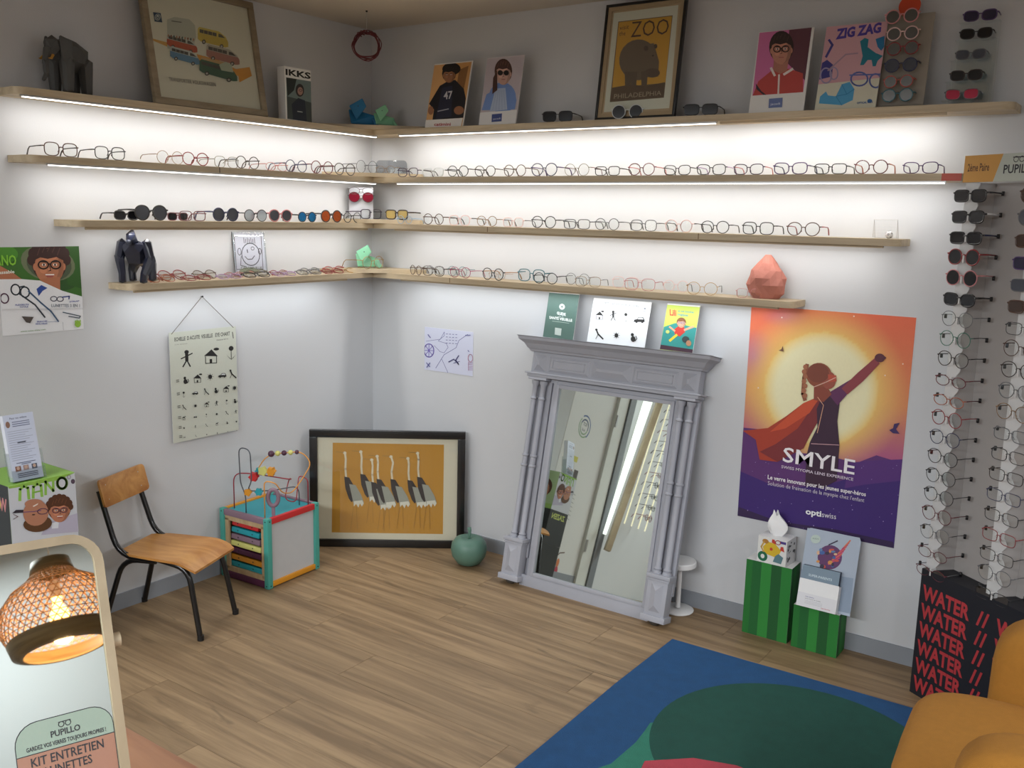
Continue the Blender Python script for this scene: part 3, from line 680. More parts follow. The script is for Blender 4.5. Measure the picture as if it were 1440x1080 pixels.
S.poly([(103, 178), (362, 158), (322, 480), (64, 493)], 'c46c9c'); S.poly([(250, 168), (362, 158), (330, 420), (240, 330)], '5c3440')
S.poly([(66, 492), (95, 420), (165, 365), (250, 360), (320, 385), (322, 480)], 'b04440'); S.poly([(82, 430), (110, 470), (135, 490), (120, 490), (85, 460)], '2c2a34'); S.line([(200, 390), (196, 486)], 9, 'd8d0cc')
S.poly([(175, 300), (250, 300), (240, 370), (205, 385), (170, 365)], 'a87060'); S.line([(160, 355), (178, 392)], 12, 'd8d0cc'); S.line([(225, 388), (268, 362)], 12, 'd8d0cc')
face(S, 212, 268, 50, 70, 'b8806c', '30201e', gl='241c1c', smile=False)
S.poly([(150, 511), (219, 507), (216, 556), (147, 559)], '6474a4'); S.text('jacadi', (157, 545), (206, 542), 12, 'dce0ec')
lean('display_card', 'card of a boy in red zipped top and glasses on pink ground', 'card', 'R', 1.993, .132, 10, ZT[1]+.0006, .201, .292, .004, S)
S = Sheet(.205, .294, [(1163, 41), (1249, 35), (1231, 155), (1146, 158)], (1040, 0, 3.6), 'c89ca4', .00006)
S.poly([(380, 440), (720, 410), (700, 560), (380, 570)], 'cccbb8')
S.text('ZIG ZAG', (488, 210), (716, 180), 46, '4a3c94', up=(6, -50), bold=.05)
S.poly([(405, 415), (420, 330), (445, 315), (475, 340), (470, 400)], '3c3a80'); S.line([(455, 215), (472, 240), (440, 300)], 12, '3c3a80')
S.poly([(612, 225), (635, 208), (655, 215), (650, 255), (690, 285), (735, 300), (700, 325), (690, 352), (675, 352), (670, 320), (650, 320), (630, 345), (612, 345), (625, 300), (618, 260)], '1a7488')
S.poly([(690, 215), (735, 200), (740, 255), (718, 275), (700, 255)], '1c70a0')
S.poly([(404, 535), (410, 500), (440, 475), (450, 495), (490, 500), (520, 440), (560, 428), (583, 465), (575, 520), (520, 545)], '4c9cc8'); S.line([(520, 440), (545, 490), (490, 500), (520, 545)], 3, '2c7cac'); S.line([(545, 490), (583, 465)], 3, '2c7cac')
S.ring(440, 395, 28, 38, 7, '9c94b4'); S.ring(480, 385, 20, 30, 6, '9c94b4'); S.line([(450, 370), (540, 290), (600, 285)], 7, 'a08898'); S.ring(608, 415, 42, 34, 8, '5c6cac'); S.ring(690, 425, 30, 34, 8, '5c6cac'); S.line([(560, 395), (720, 392)], 7, '5c6cac')
S.text('OPTICAL KIDS', (596, 540), (675, 535), 10, '2c5c94', bold=.03); S.ell(660, 525, 12, 9, '2c5c94')
lean('display_card', 'pink card with lettering and folded paper animals in blue, next to boy card', 'card', 'R', 2.233, .132, 12.5, ZT[1]+.0006, .205, .294, .004, S)
# --- framed animal poster: generic stand-in animal
W_, H_ = .35, .455
S = mk(W_-.03, H_-.03, [(855, 16), (962.5, 4.5), (943.5, 165.5), (839.5, 168.5)], .015, .015, 'b8a482', (740, 0, 3.6))
S.poly([(432, 78), (770, 40), (722, 568), (382, 583)], 'd4d8c8'); S.poly([(455, 122), (740, 93), (692, 515), (412, 533)], '6c5c44'); S.poly([(458, 126), (736, 97), (700, 440), (425, 460)], 'cc9c34')
S.poly([(425, 460), (520, 445), (600, 455), (698, 436), (690, 512), (415, 530)], '5c4c3c')
S.ell(560, 320, 100, 105, '6a5c4c', rot=.1); S.poly([(560, 250), (640, 235), (668, 330), (662, 408), (600, 405), (560, 370)], '6a5c4c'); S.ell(632, 388, 40, 24, '564a3e')
for x in (505, 535, 590): S.poly([(x-16, 380), (x+20, 380), (x+14, 452), (x-14, 454)], '5c5042')
S.ell(600, 262, 12, 14, '4a4038'); S.ell(650, 252, 9, 12, '4a4038'); S.ell(636, 300, 5, 4, '2c2620')
S.text('ZOO', (520, 205), (716, 190), 82, '4a3424', up=(8, -86), bold=-.005); S.text('visit', (462, 166), (510, 160), 24, '4a3424', up=(3, -24)); S.text('the', (460, 196), (492, 193), 24, '4a3424', up=(3, -24)); S.text('PHILADELPHIA', (434, 517), (678, 502), 22, 'a89c84', up=(2, -25))
frame_pic('framed_poster', 'black-framed yellow poster of a bulky grey-brown animal on the top shelf', 'R', 1.345, .130, 7.8, ZT[1]+.0006, W_, H_, .010, .018, M_black, S, inner=(mat('inner_moulding_oak', (170, 150, 118), .6), .016))
# --- booklets standing on the big mirror's cornice
zc = 1.084
S = Sheet(.154, .195, [(773, 413), (815, 415), (806, 477), (763, 474)], (720, 260, 3.6), '4c6860', .00006)
S.ell(255, 618, 14, 14, 'e4ece8'); S.ell(255, 618, 5, 5, '4c6860'); S.text('GUIDE', (229, 656), (273, 662), 14, 'e8f0ec', bold=.03); S.text('SANTÉ VISUELLE', (190, 678), (306, 690), 13, 'e8f0ec', bold=.03); S.text('de la', (238, 667), (262, 670), 6, 'c8d0cc'); S.line([(205, 690), (290, 698)], 2, 'a8b8b0')
S.poly([(219, 722), (252, 726), (248, 762), (216, 757)], 'b8c4be')
lean('booklet', 'dark green booklet with white title standing on the grey mirror cornice', 'booklet', 'R', 1.10, .088, 12, zc, .154, .24, .003, S)
S = Sheet(.273, .180, [(835, 423), (917, 428), (906, 489), (825, 481)], (720, 260, 3.6), 'e4e8ec', .00006)
def ico(S, k, x, y, r, c='1c1c1c'):
    if k == 'house': S.poly([(x-r, y-r*.1), (x+r*.1, y-r), (x+r, y+r*.05)], c); S.line([(x-r*.8, y), (x-r*.8, y+r), (x+r*.8, y+r), (x+r*.8, y)], r*.1, c); S.rect(x-r*.2, y+r*.4, x+r*.15, y+r, c); S.ell(x+r*.8, y-r, r*.4, r*.2, c)
    elif k == 'man': S.ell(x, y-r*.8, r*.28, r*.24, c); S.line([(x, y-r*.5), (x, y+r*.2)], r*.4, c); S.line([(x-r*.7, y), (x, y-r*.3), (x+r*.7, y-r*.6)], r*.14, c); S.line([(x-r*.5, y+r), (x, y+r*.2), (x+r*.4, y+r)], r*.16, c)
    elif k == 'flower': S.ell(x, y-r*.6, r*.35, r*.35, c); S.line([(x, y-r*.4), (x, y+r)], r*.08, c); S.poly([(x, y+r), (x-r*.7, y+r*.3), (x-r*.2, y+r*.9)], c); S.poly([(x, y+r), (x+r*.7, y+r*.3), (x+r*.2, y+r*.9)], c)
    elif k == 'car': S.poly([(x-r, y+r*.4), (x-r*.9, y), (x-r*.4, y-r*.1), (x-r*.1, y-r*.5), (x+r*.7, y-r*.5), (x+r, y), (x+r, y+r*.4)], c); S.poly([(x-r*.3, y-r*.08), (x-r*.05, y-r*.38), (x+r*.6, y-r*.38), (x+r*.8, y-r*.05)], 'd8dcdc'); S.ell(x-r*.5, y+r*.4, r*.2, r*.2, c); S.ell(x+r*.55, y+r*.4, r*.2, r*.2, c)
    elif k == 'sun': S.ell(x, y, r*.5, r*.55, c); [S.line([(x+r*.6*math.cos(i*PI/4), y+r*.6*math.sin(i*PI/4)), (x+r*.85*math.cos(i*PI/4), y+r*.85*math.sin(i*PI/4))], r*.08, c) for i in range(8)]
    elif k == 'cat': S.ell(x, y+r*.4, r*.5, r*.6, c); S.ell(x-r*.15, y-r*.5, r*.32, r*.35, c); S.line([(x+r*.4, y+r*.8), (x+r*.8, y+r*.3), (x+r*.6, y-r*.2)], r*.15, c)
    elif k == 'bird': S.line([(x-r*.5, y-r), (x-r*.1, y), (x+r*.9, y+r)], r*.3, c); S.line([(x-r*.1, y), (x-r*.6, y+r)], r*.1, c); S.ell(x-r*.45, y-r*.9, r*.25, r*.2, c)
S.text('TEST D ACUITE VISUELLE  DE PRES', (466, 607), (650, 622), 10, '5a5e66', bold=.01); S.text('a lire sans lunettes', (522, 618), (594, 629), 6, '7a7e86')
for k, x, y, r in (('house', 443, 665, 20), ('man', 513, 665, 24), ('flower', 577, 672, 22), ('car', 645, 684, 28), ('bird', 438, 758, 24), ('sun', 528, 764, 20), ('cat', 613, 772, 24)): ico(S, k, x, y, r)
S.line([(666, 640), (684, 642)], 3, '8a8e96'); S.ell(676, 628, 6, 6, '8a8e96')
lean('test_card', 'white card of black pictograms standing on the grey mirror cornice', 'card', 'R', 1.323, .088, 14, zc, .273, .188, .002, S)
S = Sheet(.142, .184, [(939, 428), (986, 432), (973, 495), (928, 491)], (720, 260, 3.6), 'b8cc54', .00006)
S.poly([(770, 720), (830, 700), (945, 725), (925, 830), (750, 815)], '2c8c88'); S.poly([(750, 808), (920, 830), (912, 848), (747, 830)], '3c2030')
S.text('Lili', (800, 660), (835, 664), 32, 'c03c30', bold=.04); S.text('et ses lunettes', (845, 642), (925, 650), 10, '3c7c9c', bold=.02); S.text('magiques', (842, 660), (895, 666), 11, '3c7c9c', bold=.02)
S.poly([(820, 735), (845, 715), (875, 722), (878, 745), (850, 768), (825, 755)], 'c43428'); S.line([(875, 735), (920, 718)], 10, 'd8a484'); S.line([(825, 740), (800, 720)], 9, 'd8a484'); S.line([(835, 760), (800, 788)], 12, 'd8c430'); face(S, 860, 702, 20, 22, 'd8a484', '7a4a28', gl='4c6ca4'); S.ell(790, 745, 10, 9, 'b8cc74'); S.ell(880, 782, 18, 16, '2c3c3c'); S.ell(895, 800, 13, 14, 'b08060')
lean('booklet', 'yellow and teal picture booklet at the right end of the mirror cornice', 'booklet', 'R', 1.665, .088, 15, zc, .142, .190, .004, S)

# --- posters on the walls
def wallsheet(name, label, cat, side, x0, z0, S, t=.0012, rot=0, m=None):
    loc = (x0, -t-.0002, z0) if side == 'R' else (t+.0002, x0, z0)
    r = empty(name, label, cat, loc, rotz=0 if side == 'R' else PI/2)
    bm = bmesh.new(); addbox(bm, (S.w/2, t/2, S.h/2), (S.w, t*.9, S.h)); finish(bm, 'sheet', m or M_card, r); S.build('print', r, (0, -.0001, 0)); return r
QP = [(1057, 433), (1288.6, 444.7), (1260.8, 770.8), (1040, 727)]
S = Sheet(.602, .848, QP, (1040, 260, 3.6), None, .00006)
Hi = np.linalg.inv(S.H)
def smcol(u, v):
    q = Hi @ np.array([u*S.w, v*S.h, 1]); x, y = q[0]/q[2], q[1]/q[2]
    t = 1-v; d = math.hypot((x-1156)/1.0, (y-548)/1.0)
    import random as _r
    top = np.array([222, 104, 72.]); mid = np.array([214, 142, 92.]); pink = np.array([176, 92, 130.]); pur = np.array([74, 38, 118.]); dk = np.array([44, 26, 84.])
    def mixc(a, b, k): k = min(max(k, 0), 1); return a*(1-k)+b*k
    c = mixc(top, mid, t*2.2); c = mixc(c, pink, (t-.38)/.22); c = mixc(c, pur, (t-.62)/.16); c = mixc(c, dk, (t-.82)/.2)
    c = mixc(c, np.array([168, 96, 168.]), max(0, 1-math.hypot((x-1062)/34, (y-505)/40))*.9); c = mixc(c, np.array([190, 110, 150.]), max(0, 1-math.hypot((x-1105)/36, (y-448)/16))*.7)
    halo = np.array([236, 196, 110.])
    if t < .72: c = mixc(c, halo, max(0, 1-(d-78)/46)*.95 if d > 78 else .95)
    if d < 80 and t < .72: c = mixc(np.array([238, 232, 190.]), halo, max(0, (d-62)/20)**1.5)
    return tuple(c)
S.grid(70, 96, smcol)
def Zb(x, y): return (x, y+936)   # zoom b [1040,520] expressed in zoom a [1040,260]
S.poly([Zb(*p) for p in [(20, 300), (130, 310), (230, 420), (420, 430), (600, 470), (700, 430), (842, 470), (836, 560), (700, 560), (480, 640), (10, 560)]], '5c3070')
S.poly([Zb(*p) for p in [(8, 520), (200, 600), (420, 590), (600, 540), (832, 560), (800, 880), (560, 830), (0, 745)]], '3c2270')
S.poly([Zb(*p) for p in [(560, 470), (700, 455), (842, 450), (838, 560), (640, 580), (540, 600)]], '542c78'); S.poly([Zb(*p) for p in [(5, 700), (200, 770), (500, 810), (790, 870), (795, 902), (300, 800), (0, 746)]], '34204c')
for i in range(46):
    a, b2 = random.uniform(20, 820), random.uniform(430, 860); r_ = random.uniform(1.2, 3.2); q = Zb(a, b2); S.ell(q[0], q[1], r_, r_, 'a898c8', n=5)
for a, b2 in ((578, 665), (215, 680), (800, 500), (100, 1035), (740, 960), (830, 900)): S.ell(a, b2, 4, 4, 'f0d8c8', n=6)
# cape, figure, arm, head, braid
S.poly([Zb(*p) for p in [(410, 135), (330, 170), (240, 240), (150, 300), (20, 315), (90, 360), (110, 460), (200, 470), (330, 400), (360, 340), (420, 230)]], 'a83c28')
S.poly([Zb(*p) for p in [(410, 150), (360, 210), (300, 300), (190, 380), (110, 420), (200, 470), (330, 400), (360, 340), (420, 230)]], '7c2c30'); S.poly([Zb(*p) for p in [(330, 170), (410, 140), (360, 220), (240, 300), (160, 320), (250, 240)]], 'c85030')
S.poly([Zb(*p) for p in [(420, 140), (480, 115), (512, 160), (500, 260), (512, 380), (500, 560), (430, 600), (342, 590), (345, 440), (362, 370), (400, 290), (395, 200)]], '3a2038')
S.poly([Zb(*p) for p in [(450, 120), (530, 70), (610, 20), (660, -30), (690, -60), (700, -50), (640, 40), (560, 110), (500, 180)]], '602c58'); S.poly([(520, 1030), (600, 950), (690, 870), (712, 900), (630, 990), (550, 1060)], '8c3c44'); S.ell(712, 872, 26, 22, '5a2838'); S.line([(725, 860), (740, 872)], 10, '5a2838')
S.poly([(380, 1020), (440, 1010), (470, 1060), (430, 1100), (380, 1090)], '8a4434'); S.ell(405, 965, 64, 62, '8c4c34'); S.ell(455, 990, 36, 44, '9a5040'); S.ell(400, 955, 56, 48, '7c4030')
S.poly([(450, 960), (492, 965), (494, 995), (455, 1000)], 'b8503c'); S.line([(380, 1025), (440, 1000), (490, 975)], 4, 'd8b0a0'); S.line([(345, 915), (330, 980), (325, 1060), (335, 1090)], 18, '8c5038')
for i in range(7): S.ell(336-(i % 2)*6, 925+i*24, 12, 13, 'a4684a', n=8)
S.line([Zb(400, 140), Zb(430, 180), Zb(400, 320)], 3, 'e8b090'); S.line([Zb(370, 375), Zb(512, 380)], 3, 'd8a8b0')
S.poly([(200, 845), (215, 838), (222, 822), (226, 850)], '6a4838'); S.poly([Zb(*p) for p in [(765, 300), (785, 290), (790, 268), (818, 262), (800, 295), (818, 318), (785, 316)]], '3c2860')
S.text('SMYLE', Zb(226, 466), Zb(590, 528), 78, 'f4f0f4', up=(6, -76), bold=.012); S.text('SWISS MYOPIA LENS EXPERIENCE', Zb(220, 500), Zb(585, 560), 14, 'e0d4e4', up=(1, -15), bold=.01)
S.text('Le verre innovant pour les jeunes super-héros', Zb(152, 556), Zb(650, 638), 20, 'f4f0f4', up=(1, -22), bold=.02); S.text("Solution de freination de la myopie chez l'enfant", Zb(153, 586), Zb(642, 668), 20, 'd8d0e0', up=(1, -21))
S.text('opti', Zb(345, 730), Zb(425, 744), 28, 'f4f4f8', up=(1, -30), bold=.03); S.text('swiss', Zb(428, 745), Zb(500, 756), 26, 'e8e4f0', up=(1, -28))
wallsheet('wall_poster', 'tall poster of a child hero with cape raising a fist before the sun', 'poster', 'R', 2.003, .433, S)
# glasses poster on the left wall
S = Sheet(.30, .308, [(-3, 348.2), (108, 347), (114, 463), (-3, 471.4)], (0, 260, 3.6), 'e6e8ec', .00006)
S.poly([(-10, 318), (388, 312), (405, 560), (200, 500), (-10, 470)], '3c6c28'); S.ell(300, 470, 90, 60, '2c5424'); S.poly([(300, 330), (388, 312), (400, 520), (330, 500)], '2f5c22'); S.ell(30, 350, 60, 40, '4c8c2c')
S.ell(235, 395, 135, 85, '6c7658', rot=.2); S.ell(240, 400, 112, 78, '4a5640', rot=.2); face(S, 240, 410, 72, 88, 'b87858', '3c2420', gl='201c1c', hairdo='curly'); S.poly([(190, 470), (290, 460), (290, 525), (230, 515)], 'b07050')
S.poly([(-10, 400), (60, 440), (100, 470), (60, 480), (-10, 468)], 'b07050'); S.poly([(100, 470), (190, 478), (300, 530), (405, 562), (405, 620), (-10, 620), (-10, 470)], 'e6e8ec')
S.text('NANO', (-60, 402), (78, 402), 50, '86c83c', bold=.02); S.text('incassable', (-40, 446), (66, 440), 16, 'e8f0e4', bold=.02)
for x, y in ((66, 522), (112, 535)): S.ring(x, y, 22, 26, 7, '26303c')
S.line([(85, 510), (110, 505)], 7, '26303c'); S.line([(80, 540), (160, 600), (207, 665)], 8, '26303c'); S.line([(130, 530), (190, 590), (240, 635), (276, 688)], 8, '3c5878'); S.poly([(170, 520), (195, 500), (225, 515), (200, 530), (180, 555)], '2c4c9c')
for (x, y) in ((255, 570), (288, 572)): S.ring(x, y, 16, 12, 4, '2c2c4c')
S.line([(300, 562), (335, 558), (332, 572)], 6, '3c4c8c'); S.ring(8, 565, 20, 24, 6, '5c2c50'); S.line([(300, 640), (390, 662), (385, 672), (330, 662)], 5, '3c4c5c'); S.poly([(88, 658), (150, 662), (130, 695), (110, 690)], '4c4440')
S.text('LUNETTES 3 EN 1', (242, 612), (388, 614), 16, '7c8490', bold=.02); S.text('STRAP', (335, 590), (385, 586), 7, '3c4c9c', bold=.02); S.text('FLEXIBILITE', (60, 603), (128, 601), 8, '3c4c9c', bold=.02); S.text('TOTALE', (80, 614), (124, 612), 8, '3c4c9c', bold=.02)
S.text('BRANCHES', (165, 691), (218, 689), 8, '3c4c9c', bold=.02); S.text('REGLABLES', (158, 703), (218, 701), 8, '3c4c9c', bold=.02); S.line([(220, 690), (275, 688)], 1.5, '6c7cac'); S.text('www.nano-vista.com', (78, 742), (208, 732), 8, '5c8c3c', bold=.01)
S.ell(376, 704, 16, 17, '8cb83c'); [S.ell(364+i*8, 690-(i % 2)*3, 3.4, 7, '8cb83c') for i in range(4)]; S.line([(298, 692), (300, 735)], 1.5, '8c9098')
wallsheet('wall_poster', 'glasses poster with smiling curly-haired child in hat at left edge', 'poster', 'L', -1.860, 1.147, S)
# child's drawing taped to the right wall
S = Sheet(.301, .212, [(597, 460), (666, 463), (665, 528), (598, 521)], (380, 260, 3.6), 'ccd0e4', .00006)
q = '5a5a94'
S.line([(790, 795), (860, 780), (880, 740), (880, 760), (850, 790), (890, 800), (900, 820), (880, 850), (860, 845), (830, 815)], 2, q); S.line([(1000, 745), (955, 780), (940, 820), (880, 860), (840, 930)], 2.5, q); S.line([(870, 885), (900, 950)], 2, q)
S.ring(805, 842, 24, 34, 5, '6a5ab0'); [S.line([(805, 842), (805+24*math.cos(i*.785), 842+34*math.sin(i*.785))], 3, '6a5ab0') for i in range(8)]
for r_ in range(4): [S.line([(890+k*16, 750+r_*16), (897+k*16, 750+r_*16)], 3, q) for k in range(4)]
S.line([(905, 895), (930, 880), (955, 905), (940, 885), (955, 860)], 5, '4a4a78'); S.line([(930, 900), (960, 890)], 3, '4a4a78'); S.ring(1015, 870, 12, 20, 3, 'c07890'); [S.line([(1005, 895+9*i), (1027, 895+9*i)], 2, 'a06890') for i in range(5)]; S.line([(1005, 890), (1005, 935)], 2, 'a06890')
S.line([(795, 905), (812, 925)], 4, q); S.line([(812, 905), (797, 928)], 4, q); S.line([(990, 750), (1015, 748)], 4, q); S.line([(800, 760), (812, 775)], 5, q); S.line([(1003, 830), (1008, 836)], 4, q)
wallsheet('drawing', "child's blue pen drawing on paper taped to the wall above framed birds", 'drawing', 'R', .350, .845, S)
# eye chart with cord and nail
S = Sheet(.334, .462, [(237.5, 465.6), (329, 462), (331, 606), (239, 621)], (0, 260, 3.6), 'c8ccc0', .00006)
S.text('ECHELLE  D ACUITE  VISUELLE   EYE CHART', (882, 784), (1156, 770), 17, '262624', up=(0, -19), bold=.02); S.text('Distance 2,5 m', (1090, 793), (1146, 789), 6, '4c4c48', bold=.02); S.text('ici la distance', (882, 803), (945, 800), 5, '6c6c68'); S.line([(1168, 755), (1172, 785)], 4, '4c4c48')
ico(S, 'man', 940, 872, 40); ico(S, 'house', 1060, 868, 34); ico(S, 'flower', 1160, 855, 34)
rows = [(980, 20, [('cat', 930), ('house', 990), ('sun', 1053), ('car', 1113), ('bird', 1163)]), (1045, 15, [('flower', 918), ('car', 975), ('bird', 1030), ('cat', 1080), ('house', 1130), ('sun', 1172)]), (1110, 12, [('bird', 916), ('sun', 974), ('house', 1030), ('man', 1080), ('flower', 1130), ('cat', 1172)]), (1165, 9, [('house', 912), ('car', 970), ('flower', 1026), ('sun', 1078), ('bird', 1128), ('man', 1174)]), (1215, 7, [('sun', 911), ('man', 968), ('bird', 1024), ('house', 1076), ('cat', 1128), ('sun', 1174)]), (1262, 5, [('car', 910), ('bird', 968), ('sun', 1023), ('man', 1076), ('flower', 1128), ('sun', 1174)])]
for y, r_, L_ in rows:
    for k, x in L_: ico(S, k, x, y - (x-918)*.075 + (6 if y > 1000 else 0), r_)
    S.line([(884, y-2), (896, y-3)], 4, '5c5c58'); S.line([(884, y+6), (896, y+5)], 4, '5c5c58')
r = empty('eye_chart', 'cream picture eye chart hanging by a cord above the wooden chair', 'chart', (.0125, -1.203, .640), rotz=PI/2)
bm = bmesh.new(); nx = 14
for i in range(nx+1):
    x = .334*i/nx; b_ = -.010*math.sin(PI*i/nx)*0
    for z in (0, .464): bm.verts.new((x, .003, z)); 
bmesh.ops.delete(bm, geom=bm.verts[:], context='VERTS'); addbox(bm, (.167, .0012, .231), (.334, .0012, .462)); finish(bm, 'sheet', M_card, r); S.build('print', r, (0, 0, 0))
bm = bmesh.new(); tube(bm, [(.012, 0, .455), (.168, .002, .600), (.322, 0, .457)], .0016, 6); finish(bm, 'cord', mat('grey_cord', (120, 116, 108), .8), r)
bm = bmesh.new(); lathe(bm, [(0, 0), (.004, 0), (.004, .002), (.0015, .003), (.0015, .012), (0, .012)], 10); finish(bm, 'nail', M_black, r, (.168, -.002, .600), rot=(-PI/2, 0, 0))
# smiling face drawing in clip frame on the lowest left shelf
S = mk(.170, .190, [(322.5, 328), (367, 328), (371, 378), (326, 383)], 0, 0, 'd8dcea', (0, 260, 3.6)); q = '4a4c5c'
S.line([(1172, 262), (1310, 258), (1316, 400), (1178, 410)], 3, q, closed=True); S.ring(1255, 340, 46, 48, 4, q); S.ell(1196, 330, 5, 8, 'd8dcea'); S.ring(1197, 330, 9, 15, 3, q); S.ring(1302, 325, 7, 12, 3, q)
S.line([(1225, 350), (1240, 362), (1262, 360), (1275, 345)], 3.5, q); S.line([(1238, 320), (1240, 332)], 5, q); S.ring(1266, 314, 8, 7, 2.5, q); [S.line([(1222+i*9, 270+(i % 2)*4), (1224+i*9, 292)], 3, q) for i in range(7)]; S.line([(1205, 350), (1200, 390), (1230, 395)], 3, q)
S.ell(1250, 420, 60, 22, '9ca48c'); S.text('CAROMNILLE', (1200, 408), (1310, 402), 12, '5c6454', bold=.02); S.ell(1258, 416, 14, 7, 'c88c7c')
frame_pic('clip_frame', "glass clip frame with child's drawing of a smiling face, left wall shelf", 'L', -.868, .030, 6, ZT[4]+.0012, .170, .190, .004, .010, clear('frame_acrylic', (225, 230, 230), .12), S)
# big framed print of long-necked birds on the floor, across the corner (plain stand-in birds)
W_, H_, B_ = .722, .520, .036
W_, H_, B_ = .745, .578, .037
S = mk(W_-2*B_+.006, H_-2*B_+.006, [(438.5, 614.5), (643, 617.5), (641, 759.5), (440, 757.5)], B_-.003, B_-.003, 'd6d2bc', (380, 520, 3.6))
S.poly([(294, 373), (872, 382), (866, 828), (289, 822)], 'c08c2c')
for i in range(9): S.line([(300+i*64, 380), (298+i*64, 822)], 1.2, 'b88428')
def bird(x, y, h, lean_, dark, curl=0):
    S.line([(x, y), (x+4+curl, y+h*.12), (x+2, y+h*.30), (x+6, y+h*.46)], 10, 'e0d8bc'); S.ell(x-1, y, 9, 7, 'e0d8bc'); S.line([(x-6, y-2), (x-46, y-5)], 2, '8c7440')
    S.poly([(x-4, y+h*.44), (x+22, y+h*.46), (x+48, y+h*.62), (x+60, y+h*.8), (x+40, y+h*.9), (x+34, y+h*.92), (x+20, y+h*.85), (x+2, y+h*.66)], '2a2426')
    S.poly([(x+22, y+h*.58), (x+55, y+h*.60), (x+84, y+h*.78), (x+98, y+h*.92), (x+88, y+h*.98), (x+78, y+h*.93), (x+70, y+h), (x+60, y+h*.93), (x+46, y+h*.98), (x+38, y+h*.84)], '9ca094')
    S.poly([(x+46, y+h*.90), (x+90, y+h*.88), (x+98, y+h*.94), (x+88, y+h), (x+78, y+h*.94), (x+70, y+h*1.02), (x+58, y+h*.95), (x+46, y+h)], 'dcdccc')
    S.line([(x+44, y+h), (x+30, y+h*1.42)], 2, 'a07424'); S.line([(x+60, y+h), (x+64, y+h*1.42)], 2, 'a07424')
for i, (x, y, h) in enumerate([(358, 424, 268), (441, 418, 250), (498, 458, 250), (526, 440, 256), (598, 442, 252), (686, 450, 244), (736, 424, 266)]): bird(x, y, h, 0, 0, 6 if i == 4 else 0)
r = empty('framed_picture', 'black-framed ochre picture of long-necked birds standing on the floor in the corner', 'picture', (.054, -.497, .0012), rot=(-math.radians(1.5), 0, math.atan2(.441, .600)))
fill_frame(r, W_, H_, B_, .022, mat('black_lacquer', (18, 18, 20), .28, coat=.4), S)

# ------------------------------------------------------------ big grey carved mirror leaning on the right wall
M_gp = mat('grey_paint', (164, 166, 175), .55, noise=(14, .05), bump=(90, .15))
M_mir = mat('mirror_silver', (214, 222, 216), .015, 1.0, noise=(1, .001))
TAU = math.radians(12)
mr = empty('standing_mirror', 'large grey carved mirror with paired columns leaning on the wall', 'mirror', (1.03, -.262, .020), rot=(-TAU, 0, 0))
MW = .81; g0, g1, gz0, gz1 = .155, .690, .048, .862     # glass opening in local x,z
def gp(name, parts, parent=mr, bev=.002, smooth=35):
    bm = bmesh.new()
    for c, s in parts: addbox(bm, c, s, 0, bev)
    return finish(bm, name, M_gp, parent, smooth=smooth)
gp('back_board', [((MW/2, .043, .50), (MW-.04, .012, .96))])
box('mirror_glass', ((g0+g1)/2, .019, (gz0+gz1)/2), (g1-g0+.01, .003, gz1-gz0+.01), M_mir, mr)
def ringframe(name, x0, x1, z0, z1, w, y0, y1, parent=mr):
    parts = [((x0-w/2, (y0+y1)/2, (z0+z1)/2), (w, y1-y0, z1-z0+2*w)), ((x1+w/2, (y0+y1)/2, (z0+z1)/2), (w, y1-y0, z1-z0+2*w)), (((x0+x1)/2, (y0+y1)/2, z0-w/2), (x1-x0, y1-y0, w)), (((x0+x1)/2, (y0+y1)/2, z1+w/2), (x1-x0, y1-y0, w))]
    return gp(name, parts, parent)
ringframe('inner_moulding', g0, g1, gz0, gz1, .016, .006, .036)
ringframe('outer_moulding', g0-.016, g1+.016, gz0-.016, gz1+.016, .018, .012, .037)
gp('bottom_rail', [((MW/2, .024, .005), (MW-.18, .026, .05))])
gp('side_stile', [((.055, .036, .50), (.10, .02, .80))]); gp('side_stile', [((MW-.055, .036, .50), (.10, .02, .80))])
for sx in (.052, MW-.052):     # pedestals with a pyramid boss, then two slender columns each
    ped = gp('pedestal', [((sx, .005, .088), (.088, .055, .175)), ((sx, .002, .008), (.106, .068, .024)), ((sx, .003, .176), (.104, .066, .016)), ((sx, .004, .162), (.096, .060, .010))])
    bm = bmesh.new(); q = [bm.verts.new(p) for p in ((sx-.026, -.0226, .035), (sx+.026, -.0226, .035), (sx+.026, -.0226, .148), (sx-.026, -.0226, .148))]; t1, t2 = bm.verts.new((sx, -.036, .062)), bm.verts.new((sx, -.036, .121))
    for f in ((q[0], q[1], t1), (q[1], q[2], t2, t1), (q[2], q[3], t2), (q[3], q[0], t1, t2)): bm.faces.new(f)
    finish(bm, 'boss', M_gp, ped)
    for dx in (-.021, .021):
        bm = bmesh.new(); lathe(bm, [(0, .184), (.019, .184), (.019, .192), (.013, .197), (.017, .203), (.012, .212), (.0125, .50), (.0165, .503), (.0165, .509), (.0125, .512), (.0125, .545), (.0165, .548), (.0165, .554), (.0118, .557), (.0115, .80), (.016, .803), (.016, .808), (.0115, .812), (.012, .862), (.018, .872), (.019, .884), (0, .884)], 16)
        finish(bm, 'column', M_gp, mr, (sx+dx, .006, 0), smooth=30)
    gp('capital', [((sx, .006, .893), (.094, .056, .012))])
gp('architrave', [((MW/2, .010, .906), (MW+.010, .062, .014)), ((MW/2, .008, .916), (MW+.030, .070, .008)), ((MW/2, .030, .892), (MW-.2, .02, .02))])
gp('frieze', [((MW/2, .018, .965), (MW-.010, .050, .094))])
